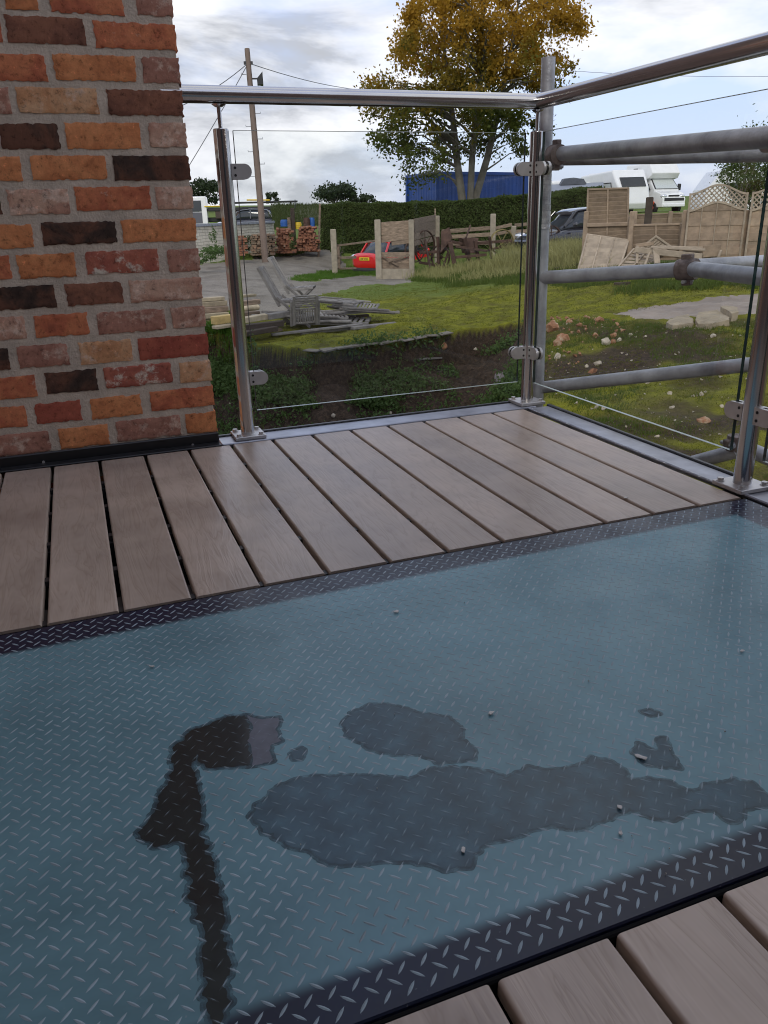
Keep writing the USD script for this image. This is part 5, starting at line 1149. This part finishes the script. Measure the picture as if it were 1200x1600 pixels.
for s_ in (-1,):
    obj('plate', xf(pipe([(1.65, s_*1.03, .36), (1.65, s_*1.06, .36)], .20, 16), (0, 0, 0)), ORANGE, ccl); obj('arm', cat([bar((1.65, s_*1.05, .36), (1.33, s_*1.05, .06), .06, .10), bar((1.65, s_*1.05, .36), (1.9, s_*1.05, .70), .06, .09)]), ORANGE, ccl)
cpos = P(960, 337, 55); cv = thing('caravan', 'white touring caravan nose on, beside the motorhome', 'caravan', cpos, heading(cpos, 30))
obj('body', hull(np.vstack([np.array(p_)*(1, s, 1)+trimesh.creation.icosphere(2, .15).vertices for p_ in [(-2.6, .95, .5), (-2.6, .95, 2.3), (1.2, .95, 2.45), (1.9, .9, 1.55), (2.1, .9, .7), (2.0, .9, .5)] for s in (-1, 1)])), WHITEP, cv, smooth=30)
for s in (-1, 1):
    f_ = side_poly(cv, 'window', [(.1, 1.25), (.1, 1.9), (1.25, 1.9), (1.45, 1.25)], s*1.10, BLACKP, .012); side_poly(f_, 'pane', [(.16, 1.31), (.16, 1.84), (1.2, 1.84), (1.36, 1.31)], s*1.113, BLIND, .005)
    side_poly(cv, 'stripe', [(-2.5, .92), (-2.5, .98), (2.0, .98), (2.0, .92)], s*1.101, GREYP, .008); wheel(cv, -.5, s*1.0, .30, .18)
obj('front_window', hull(np.array([(1.63, y, 2.15) for y in (-.8, .8)]+[(2.01, y, 1.62) for y in (-.8, .8)]+[(1.70, y, 2.17) for y in (-.8, .8)]+[(2.08, y, 1.64) for y in (-.8, .8)])), CARGLASS, cv)
cpos = P(1140, 352, 42); cv2 = thing('caravan', 'white caravan behind the bow topped lattice panel', 'caravan', cpos, heading(cpos, -70))
obj('body', hull(np.vstack([np.array(p_)*(1, s, 1)+trimesh.creation.icosphere(2, .15).vertices for p_ in [(-1.6, .95, .5), (-1.6, .95, 2.2), (.9, .95, 2.2), (1.4, .9, 1.5), (1.6, .9, .5)] for s in (-1, 1)])), WHITEP, cv2, smooth=30)
for s in (-1, 1): side_poly(cv2, 'window', [(-.6, 1.2), (-.6, 1.8), (.6, 1.8), (.6, 1.2)], s*1.10, CARGLASS, .012); wheel(cv2, -.2, s*1.0, .30, .18)
# recovery truck far left
tp_ = P(340, 362, 60); tk = thing('recovery_truck', 'white cabbed recovery truck with a yellow edged flat bed beyond the wall', 'truck', tp_, heading(tp_, -92))
cb = [(.6, 1.0, .5), (.6, 1.0, 2.25), (1.5, .95, 2.25), (2.1, .95, 1.4), (2.1, .95, .5)]
obj('bonnet', hull(np.vstack([np.array(p_)*(1, s, 1)+trimesh.creation.icosphere(1, .06).vertices for p_ in [(2.0, .95, .5), (2.0, .95, 1.36), (2.5, .9, 1.2), (2.55, .9, .5)] for s in (-.95, .95)])), WHITEP, tk, smooth=30)
obj('cab', hull(np.vstack([np.array(p_)*(1, s, 1)+trimesh.creation.icosphere(1, .06).vertices for p_ in cb for s in (-.95, .95)])), WHITEP, tk, smooth=30)
for s in (-1, 1):
    side_poly(tk, 'cab_window', [(.9, 1.35), (.9, 2.05), (1.5, 2.05), (1.95, 1.35)], s*1.015, CARGLASS, .02); side_poly(tk, 'door_panel', [(.9, .6), (.9, 1.3), (1.95, 1.3), (1.95, .6)], s*1.012, simple('dark_door_panel', (.10, .10, .12), .4), .012)
    for xw in (1.8, -2.4, -3.4): wheel(tk, xw, s*.92, .38, .25)
obj('windscreen', hull(np.array([(1.62, y, 2.18) for y in (-.85, .85)]+[(2.16, y, 1.48) for y in (-.85, .85)]+[(1.68, y, 2.2) for y in (-.85, .85)]+[(2.22, y, 1.5) for y in (-.85, .85)])), CARGLASS, tk)
obj('flat_bed', bx(-2.5, 0, 1.45, 6.0, 2.1, .22, .04), BLACKP, tk); obj('yellow_edge', bx(.0, 0, 1.66, 1.4, 2.14, .07, .02), YELP, tk); obj('chassis', bx(-1.6, 0, .8, 7, .9, .3, .04), BLACKP, tk)
obj('ramp', cat([bx(-3.2, 0, 1.85, 5.0, 1.9, .10, .02), bx(-1.2, .8, 1.7, .12, .12, .4), bx(-5.2, .8, 1.7, .12, .12, .4)]), BLACKP, tk)
obj('side_box', bx(-2.2, 0, 1.1, 4.4, 2.0, .5, .04), simple('rusty_side', (.07, .05, .04), .8, nscale=3, namp=.5), tk)
obj('crane_arm', bar((-3.8, .2, 1.98), (-2.2, .2, 2.02), .25, .10, c=.02), YELP, tk)

# ------------------------------------------------------------------ container, sheds, wall, pole
def container():
    A, B, C = P(637, 330, 44), P(683, 330, 41.0), P(856, 325, 46.5)
    ztop = P(683, 268, 41.0)[2]; z0 = min(gz(*q[:2]) for q in (A, B, C))-.1
    t = thing('shipping_container', 'blue steel shipping container behind the hedge and tree', 'container', (B[0], B[1], z0))
    D_ = A+(C-B)
    c4 = [np.array([q[0], q[1], 0]) for q in (A, B, C, D_)]
    for i in range(4):
        p0, p1 = c4[i], c4[(i+1) % 4]; L = np.linalg.norm(p1-p0); u = (p1-p0)/L; n_ = np.array([u[1], -u[0], 0]); n_ = n_ if n_ @ (p0-(c4[0]+c4[2])/2) > 0 else -n_
        prof_ = []; x = .12; k = 0
        while x < L-.12:
            prof_ += [(x, 0.), (x+.07, 0.), (x+.10, -.014), (x+.24, -.014), (x+.27, 0.)]; x += .28
        prof_ = [(min(a, L-.12), b) for a, b in prof_]
        ou = [p0+u*a+n_*b for a, b in prof_]; ri = np.array([[q+(0, 0, z0+.15) for q in ou], [q+(0, 0, ztop-.12) for q in ou]]); n2 = len(ou)
        f = np.vstack([[(k, k+1, n2+k+1), (k, n2+k+1, n2+k)] for k in range(n2-1)])
        obj('corrugated_side', (ri.reshape(-1, 3), f), BLUEBOX, t, world=True)
        obj('corner_post', bx(*(p0+(0, 0, (z0+ztop)/2)), .16, .16, ztop-z0, .01), BLUEBOX, t, world=True)
        for zz in (z0+.09, ztop-.07): obj('edge_rail', bar(p0+(0, 0, zz)+u*.08, p1+(0, 0, zz)-u*.08, .10, .14, c=.01), BLUEBOX, t, world=True)
    rf = hull(np.vstack([[q+(0, 0, ztop-.10) for q in c4], [q+(0, 0, ztop-.06) for q in c4]])); obj('roof', rf, BLUEBOX, t, world=True)
container()
sh = thing('grey_shed', 'low shed with a grey sheet roof behind the dark hedge', 'shed', P(895, 330, 52))
r0, r1 = P(845, 300, 50), P(943, 292, 50); e0, e1 = P(845, 289, 54), P(943, 284.5, 54)
obj('roof', hull(np.vstack([[r0, r1, e0, e1], np.array([r0, r1, e0, e1])-(0, 0, .06)])), GREYROOF, sh, world=True)
obj('wall', hull(np.array([[q[0], q[1], z] for q in (r0, r1, P(845, 300, 53.5), P(943, 292, 53.5)) for z in (gz(q[0], q[1]) - .2, min(r0[2], r1[2])-.08)])), simple('shed_wall', (.2, .2, .2), .8, nscale=2), sh, world=True)
vp = P(866, 300, 58); obj('white_van_roof', rbox(-1.6, 1.6, .9, 0, 0.01+P(866, 283, 58)[2]-gz(vp[0], vp[1]), .15) if False else xf(rbox(-.75, .75, .9, 0, P(866, 283, 58)[2]-gz(vp[0], vp[1]), .2), (vp[0], vp[1], gz(vp[0], vp[1]))), WHITEP, smooth=30, label='white van end showing above the grey shed roof', cat='van')
bd = np.array([P(876, 288, 52.5), P(882, 279, 52.5), P(896, 277.5, 52.5), P(912, 279, 52.5), P(916, 286, 52.5)])
obj('covered_load', noisy(hull(np.vstack([bd, bd+np.array([.4, .9, 0]), bd-(0, 0, .05)])), .05, 2., 3), TARP, label='dark tarpaulin covered load on the grey shed roof', cat='tarpaulin')
# blockwork wall
w0, w1 = P(285, 409, 30.0), P(428, 394, 36.5); zt = lambda s: P(285+(428-285)*s, 355-6*s, 30.0+6.5*s)[2]
bw = thing('block_wall', 'cream painted block wall with grey coping behind the track', 'wall', w0); u = (w1-w0)*(1, 1, 0); Lw = np.linalg.norm(u); u /= Lw; nb = np.array([u[1], -u[0], 0]); zb = min(w0[2], w1[2])-.2
Hh = zt(.5)-zb; rows_ = int(Hh/.105); ms = []
for k in range(rows_):
    x = -.2*(k % 2)
    while x < Lw:
        L_ = min(.39, Lw-x); ms.append(bar(w0*(1, 1, 0)+u*(max(0, x)+.004)+(0, 0, zb+(k+.5)*Hh/rows_)+nb*rnd.uniform(-.004, .004), w0*(1, 1, 0)+u*(x+L_-.006)+(0, 0, zb+(k+.5)*Hh/rows_), .2, Hh/rows_-.012, c=.004)); x += .40
obj('block', cat(ms), BLOCKW, bw, world=True, kind='stuff'); obj('mortar_core', bar(w0*(1, 1, 0)+(0, 0, zb+Hh/2), w1*(1, 1, 0)+(0, 0, zb+Hh/2), .17, Hh), simple('wall_joint', (.33, .30, .24), .9), bw, world=True)
for k in range(9):
    obj('coping_stone', bar(w0*(1, 1, 0)+u*(Lw*k/9+.01)+(0, 0, zb+Hh+.05), w0*(1, 1, 0)+u*(Lw*(k+1)/9-.01)+(0, 0, zb+Hh+.05), .30, .10, c=.01), COPING, bw, world=True)
# utility pole
pb, pt = P(414, 400, 31.5), P(386, 76, 32.0)
pole = thing('utility_pole', 'leaning wooden utility pole with step bolts rising behind the block wall', 'utility pole', pb); dpo = (pt-pb)/np.linalg.norm(pt-pb); Lp = np.linalg.norm(pt-pb)
obj('shaft', pipe([pb-dpo*.4, pb+dpo*Lp*.5, pt], [.125, .112, .09], 14), POLEW, pole, smooth=40, world=True)
sr = screen_right(pb)
for k in range(14):
    q = pb+dpo*(Lp*.40+k*.42)
    if q[2] > pt[2]-.4: break
    s = 1 if k % 2 else -1; obj('step_bolt', pipe([q+sr*s*.10, q+sr*s*.28, q+sr*s*.28+(0, 0, .05)], .014, 6), GALV, pole, world=True)
obj('bracket', cat([bar(pt-dpo*.45-sr*.16, pt-dpo*.45+sr*.16, .10, .10, c=.01)]), BLACKP, pole, world=True)
fl = thing('floodlight', 'black floodlight bracketed to the top of the utility pole', 'floodlight', pt-dpo*.95+sr*.35)
obj('lamp_head', xf(hull(np.array([(.0, y, z) for y in (-.24, .24) for z in (-.2, .2)]+[(-.28, y, z) for y in (-.13, .13) for z in (-.10, .10)])), (.12, 0, 0), np.stack([sr*.75+np.array([0, 0, .35]), np.cross((0, 0, 1), sr), np.array([0, 0, 1.])], 1)), BLACKP, fl)
obj('bracket', bar(-sr*.28, (0, 0, 0), .05, .05, c=.01), BLACKP, fl)
def wire(label, a, b, sag, r=.014):
    a, b = np.asarray(a), np.asarray(b); s = np.linspace(0, 1, 20)[:, None]
    obj('overhead_wire', pipe(a+(b-a)*s-np.array([0, 0, 1.])*sag*4*s*(1-s), r, 5), WIRE, label=label, cat='wire')
pa = pt-dpo*.45
wire('overhead wire running from the pole top away to the left', pa, P(150, 190, 30), .5)
wire('steep stay wire from the pole top down to the left', pa, P(250, 330, 31), .1)
wire('overhead wire from the pole top off to the right behind the tree', pa, P(640, 135, 62), .5)
wire('thin far wire crossing the sky right of the tree', P(640, 80, 70), P(1260, 118, 60), .6)

# ------------------------------------------------------------------ stacks, barrels, timber, chairs
def brick_stack(label, xl, xr, top, base, d, depth, seed, jit=.03, m=RBRICK, ruin=0.):
    a, b = P(xl, base, d), P(xr, base, d); W_ = np.linalg.norm(b-a); H = P((xl+xr)/2, top, d)[2]-a[2]; r = np.random.default_rng(seed)
    t = thing('brick_stack', label, 'brick stack', (a+b)/2); u = (b-a)/W_; n_ = np.array([-u[1], u[0], 0]); n_ = n_ if n_ @ (a-CAM) > 0 else -n_; ms = []
    for k in range(int(H/.078)):
        f = k*.078/H; w = W_*(1-ruin*f**1.5*.7); x = -w/2
        while x < w/2-.05:
            header = r.random() < .5; L_ = .11 if header else .22
            for dep in np.arange(.11, depth, .24):
                c_ = u*(x+L_/2+r.normal(0, jit*.3))+n_*(dep+r.normal(0, jit))+np.array([0, 0, k*.078+.04+r.normal(0, .004)])
                ms.append(xf(bx(0, 0, 0, L_*.96, .215 if header else .105, .068, .006), c_, RZ(math.atan2(u[1], u[0])+r.normal(0, .12+ruin*.5)) @ RX(r.normal(0, .05+ruin*.3))))
            x += L_+.006
    obj('brick', cat(ms), m, t, kind='stuff')
brick_stack('small neat square stack of red bricks in front of the block wall', 364, 385, 366, 400, 30.5, .5, 1, .01)
GREYBR = simple('dusty_grey_brick', (.22, .17, .12), .9, nscale=9, namp=.4, ramp=[(.3, (.10, .08, .055)), (.5, (.22, .165, .115)), (.62, (.27, .15, .09)), (.75, (.36, .32, .26))])
brick_stack('dusty grey brown brick stack directly behind the utility pole', 393, 432, 363, 399, 32.6, .9, 2, .03, GREYBR, .25)
brick_stack('red brick stack right of the utility pole', 433, 458, 354, 396, 33.4, .9, 3, .03, RBRICK, .3)
brick_stack('loose tumbling red brick heap against the hedge end', 464, 497, 352, 393, 33.6, 1., 4, .05, RBRICK, .7)
upright('timber_post', 'dark timber post among the brick stacks', 'post', 458, 325, 372, 6, 35.5, DARKWOOD)
upright('timber_post', 'pale stump of a post beside the dark post', 'post', 452, 340, 365, 5, 35.4, OLDWOOD)
upright('timber_post', 'tall pale leaning pole at the hedge end', 'post', 497, 318, 392, 3, 34, OLDWOOD, px_top=500)
obj('wire_post_tip', pipe([P(461, 312, 36.5), P(461, 326, 36.5)], .02, 6), BLACKP, label='thin rod standing up behind the dark timber post', cat='rod')
def drum(label, xl, xr, top, base, d, m, catg='barrel', name='plastic_barrel'):
    a, b = P(xl, base, d), P(xr, base, d); c_ = (a+b)/2; r = np.linalg.norm(b-a)/2; H = P((xl+xr)/2, top, d)[2]-a[2]
    t = thing(name, label, catg, c_); pr_ = [(0, .92), (.04, 1), (.3, 1), (.32, 1.03), (.36, 1.03), (.38, 1), (.62, 1), (.64, 1.03), (.68, 1.03), (.7, 1), (.95, .97), (1, .88)]
    obj('shell', pipe([(0, 0, H*z) for z, _ in pr_], [r*q for _, q in pr_], 20), m, t, smooth=30); obj('lid', pipe([(0, 0, H), (0, 0, H+.03)], r*.8, 18), m, t)
drum('low wide blue plastic tub beside the dark timber post', 438.5, 452.5, 344, 354, 35.6, BLUEP, 'tub', 'plastic_tub')
drum('tall blue plastic barrel at the hedge end', 484, 492.5, 341, 360, 35.6, BLUEP)
drum('yellow plastic tub between the dark post and the brown drum', 460.5, 472, 348, 358, 35.6, YELP, 'tub', 'plastic_tub')
drum('rusty brown metal drum left of the tall blue barrel', 474.5, 485, 341, 358, 35.5, RUST, 'drum', 'metal_drum')
# rusty farm machinery
fm_ = thing('farm_machine', 'heap of rusty old farm machinery with iron wheels in the dry grass', 'farm machine', P(730, 425, 27.8))
def iron_wheel(px, py, rpx, d, ang, m=RUST, sp=8, wd=.07):
    c_ = P(px, py, d); r = rpx*np.linalg.norm(c_-CAM)/F_PX; n_ = RZ(ang) @ ((CAM-c_)*(1, 1, 0)/np.linalg.norm((CAM-c_)[:2])); x, y, z = frame_of(n_); th = np.linspace(0, 2*np.pi, 29)
    ring = [c_+r*(math.cos(a)*x+math.sin(a)*y) for a in th]
    w_ = obj('wheel', cat([bar(ring[i], ring[i+1], wd, .025, ring[i]-c_, ext=.004) for i in range(28)]), m, fm_, world=True)
    obj('spokes', cat([pipe([c_, c_+r*(math.cos(a)*x+math.sin(a)*y)], .014, 5) for a in np.linspace(0, 2*np.pi, sp+1)[:-1]]+[pipe([c_-z*.07, c_+z*.07], .06, 10)]), m, w_, world=True)
iron_wheel(664, 386, 23, 28.6, .9); iron_wheel(688, 402, 17, 28.2, -.7); iron_wheel(784, 378, 17, 28.6, .3, simple('yellowed_iron', (.20, .16, .06), .8, nscale=8, namp=.5), 6, .16); iron_wheel(648, 392, 16, 29.2, .5); iron_wheel(861, 376, 20, 26.6, .8, RUST, 8)
pl_ = np.array([P(689, 362, 27.9), P(702, 355, 27.9), P(707, 372, 27.8), P(697, 380, 27.8), P(689, 394, 27.8)]); obj('mouldboard', hull(np.vstack([pl_, pl_+(0.02, .05, 0)])), RUST, fm_, world=True)
def beam(a, b, d0, d1, w, nm='beam', m=RUST): obj(nm, bar(P(a[0], a[1], d0), P(b[0], b[1], d1), w, w, c=.008), m, fm_, world=True)
for a_, b_, w in [((688, 396), (705, 377), .09), ((703, 377), (745, 386), .09), ((703, 378), (710, 412), .14), ((655, 395), (690, 393), .09), ((684, 370), (686, 425), .09), ((712, 385), (760, 392), .08), ((725, 372), (735, 415), .13), ((735, 352), (728, 372), .05), ((712, 402), (760, 398), .09), ((745, 380), (800, 376), .09), ((760, 392), (830, 372), .07), ((792, 385), (796, 410), .10), ((655, 410), (700, 418), .08), ((664, 375), (672, 418), .07), ((742, 375), (748, 410), .10), ((765, 370), (768, 404), .08), ((700, 395), (690, 425), .07)]:
    beam(a_, b_, 27.9+rnd.uniform(-.3, .6), 27.9+rnd.uniform(-.3, .6), w)
hop = np.array([P(*q) for q in [(722, 372, 28.4), (748, 372, 28.4), (742, 396, 28.3), (728, 396, 28.3)]]); obj('hopper', hull(np.vstack([hop, hop+(.1, .5, 0)])), RUST, fm_, world=True)
hop = np.array([P(*q) for q in [(792, 378, 28.5), (808, 376, 28.5), (806, 404, 28.4), (794, 404, 28.4)]]); obj('gear_case', hull(np.vstack([hop, hop+(.1, .4, 0)])), RUST, fm_, world=True)

# sawn timber stacks at the left
def timber(label, a, b, d0, d1, hpx, m=RAWWOOD, w=.16, group=None, catg='timber', log=False):
    p0, p1 = P(a[0], a[1], d0), P(b[0], b[1], d1); h = hpx*np.linalg.norm(p0-CAM)/F_PX/1.09
    msh = pipe([p0, p0*.5+p1*.5, p1], [h/2, h/2*1.04, h/2], 12) if log else bar(p0, p1, w, h, c=.008)
    obj('timber_length' if not log else 'timber_log', msh, m, label=label, cat=catg, group=group, smooth=40 if log else False)
TL = [((250, 473), (348, 466), 16.0, 16.6, 6, RAWWOOD, 'topmost plank of the far timber stack'), ((250, 481), (352, 473), 16.0, 16.6, 8, RAWWOOD, 'second plank down in the far timber stack'), ((250, 490), (354, 482), 15.9, 16.5, 9, OLDWOOD, 'third, grey plank of the far timber stack'),
      ((250, 500), (355, 491), 15.8, 16.4, 8, RAWWOOD, 'fourth plank down in the far timber stack'), ((250, 509), (352, 500), 15.8, 16.4, 8, OLDWOOD, 'lowest plank of the far timber stack'),
      ((374, 463), (396, 461), 16.6, 16.9, 4, RAWWOOD, 'thin batten on top of the timber right of the steel post'), ((372, 475), (403, 471), 16.2, 16.5, 8, OLDWOOD, 'grey timber right of the steel post, upper of three'), ((370, 492), (402, 489), 15.8, 16.1, 7, OLDWOOD, 'grey timber right of the steel post, lower of three'),
      ((333, 501), (362, 497), 15.2, 15.4, 13, simple('yellow_timber', (.42, .31, .12), .8, nscale=8, namp=.4), 'yellowish sawn timber end in front of the far stack'), ((335, 512), (362, 508), 15.0, 15.2, 5, RAWWOOD, 'pale board below the yellowish timber end'),
      ((376, 501), (418, 494), 15.0, 15.4, 9, RAWWOOD, 'pale log like timber lying beside the chairs'), ((378, 512), (440, 505), 14.8, 15.2, 9, DARKWOOD, 'dark sleeper lying under the pale timber by the chairs'), ((380, 522), (430, 513), 14.6, 15.0, 8, DARKWOOD, 'second dark sleeper at the edge of the timber heap'), ((418, 495), (450, 490), 15.3, 15.6, 9, GREYWOOD, 'grey board leaning at the back of the timber heap')]
for a_, b_, d0, d1, h, m_, lb in TL: timber(lb, a_, b_, d0-1.3, d1-1.3, h, m_)
timber('round log end right of the steel post, middle of the timber', (371, 484), (403, 480), 14.7, 15.0, 9, RAWWOOD, log=True)

def garden_chair(label, p, deg, lean=.42):
    t = thing('garden_chair', label, 'chair', p, heading(p, deg)); W_ = .44
    for s in (-1, 1):
        y = s*W_/2
        obj('leg', bar((.30, y, 0), (-.26, y, .52), .028, .045, (0, 0, 1), .005), GREYWOOD, t)
        obj('back_post', bar((-.30, y*.86, 0) if False else (.22-.44, y*.9, .36), (-.30-lean*.62, y*.9, 1.02), .028, .05, (1, 0, .3), .005), GREYWOOD, t)
        obj('leg', bar((-.30, y*.8, 0), (.22, y*.8, .46), .028, .045, (0, 0, 1), .005), GREYWOOD, t)
        obj('seat_side', bar((-.24, y*.9, .43), (.24, y*.9, .46), .028, .04, (0, 0, 1), .005), GREYWOOD, t)
    for k in range(7): obj('seat_slat', bar((-.22+k*.072, -W_*.45, .455+k*.004), (-.22+k*.072, W_*.45, .455+k*.004), .05, .016, (0, 0, 1), .003), GREYWOOD, t)
    a0, a1 = np.array([-.24, 0, .42]), np.array([-.30-lean*.62, 0, 1.02])
    for k in range(7):
        y = (k-3)*W_*.105; obj('back_slat', bar(a0+(a1-a0)*.12+(0, y, 0), a0+(a1-a0)*.95+(0, y, 0), .026, .014, (1, 0, .3), .003), GREYWOOD, t)
    for f in (.1, .97): q = a0+(a1-a0)*f; obj('back_rail', bar(q-(0, W_*.44, 0), q+(0, W_*.44, 0), .05, .025, (1, 0, .3), .005), GREYWOOD, t)
    return t
cpt = P(462, 509, 14.4); garden_chair('wooden garden chair leaning back, the nearer of two side by side', cpt, 78)
garden_chair('wooden garden chair leaning back, the farther of two side by side', P(474, 488, 15.5), 80)
def flat_chair(label, p, deg, tilt=0., lift=.06, roll=0., k_=1.):
    """a folded slatted chair"""
    t = thing('folded_chair', label, 'folded chair', np.asarray(p)+(0, 0, lift), heading(p, deg)); M = RX(roll) @ RY(tilt)
    q = lambda a, b, w, h: xf(bar(a, b, w, h, c=.004), (0, 0, 0), M, k_)
    for s in (-1, 1): obj('side', q((-.5, s*.2, 0), (.5, s*.2, 0), .045, .03), GREYWOOD, t); obj('leg', q((-.55, s*.24, .035), (.3, s*.24, .035), .04, .028), GREYWOOD, t)
    for k in range(9): obj('slat', q((-.42, (k-4)*.042, .018), (.02, (k-4)*.042, .018), .025, .014), GREYWOOD, t)
    for x in (-.44, .04, .48): obj('cross_rail', q((x, -.2, .022), (x, .2, .022), .05, .025), GREYWOOD, t)
    for k in range(5): obj('seat_slat', q((.12+k*.07, -.19, .02), (.12+k*.07, .19, .02), .045, .014), GREYWOOD, t)
flat_chair('folded slatted chair propped upright in front of the two garden chairs', P(479, 513, 13.9), 12, -1.28, .30, 0., np.array([.52, 1.0, .9]))
flat_chair('folded slatted table lying flat under the pile of garden furniture', G(515, 511), 82, .02, .10, 0., 1.5)
flat_chair('folded chair tipped on its side at the back of the furniture pile', G(555, 500), 75, .10, .26, .25, .9)
flat_chair('folded chair lying flat at the left of the pile of garden furniture', G(448, 512), 70, .03, .20)
flat_chair('folded chair lying flat in the middle of the pile of garden furniture', G(500, 514), 100, .08, .24, .1)
flat_chair('folded chair lying flat right of the middle of the furniture pile', G(545, 507), 84, -.06, .22)
flat_chair('folded chair tilted at the right end of the furniture pile', G(580, 506), 100, .1, .22, -.15)
flat_chair('folded chair lying crosswise on top of the furniture pile', G(525, 502), 60, .05, .36)
LB = [((424, 523), (566, 507), 13.7, 14.3, 4, GREYWOOD, 'long pale pole lying along the front of the furniture pile'), ((470, 521), (618, 505), 13.9, 14.7, 5, GREYWOOD, 'long grey board along the front of the furniture pile'), ((550, 513), (616, 506), 14.0, 14.6, 5, GREYWOOD, 'short grey board at the right end of the furniture pile'), ((398, 521), (440, 515), 14.0, 14.2, 5, OLDWOOD, 'brown board end at the left of the furniture pile'), ((535, 496), (575, 493), 15.2, 15.5, 5, DARKWOOD, 'dark curved timber lying at the back of the furniture pile')]
for a_, b_, d0, d1, h, m_, lb in LB: timber(lb, a_, b_, d0, d1, h, m_, .09, catg='board')
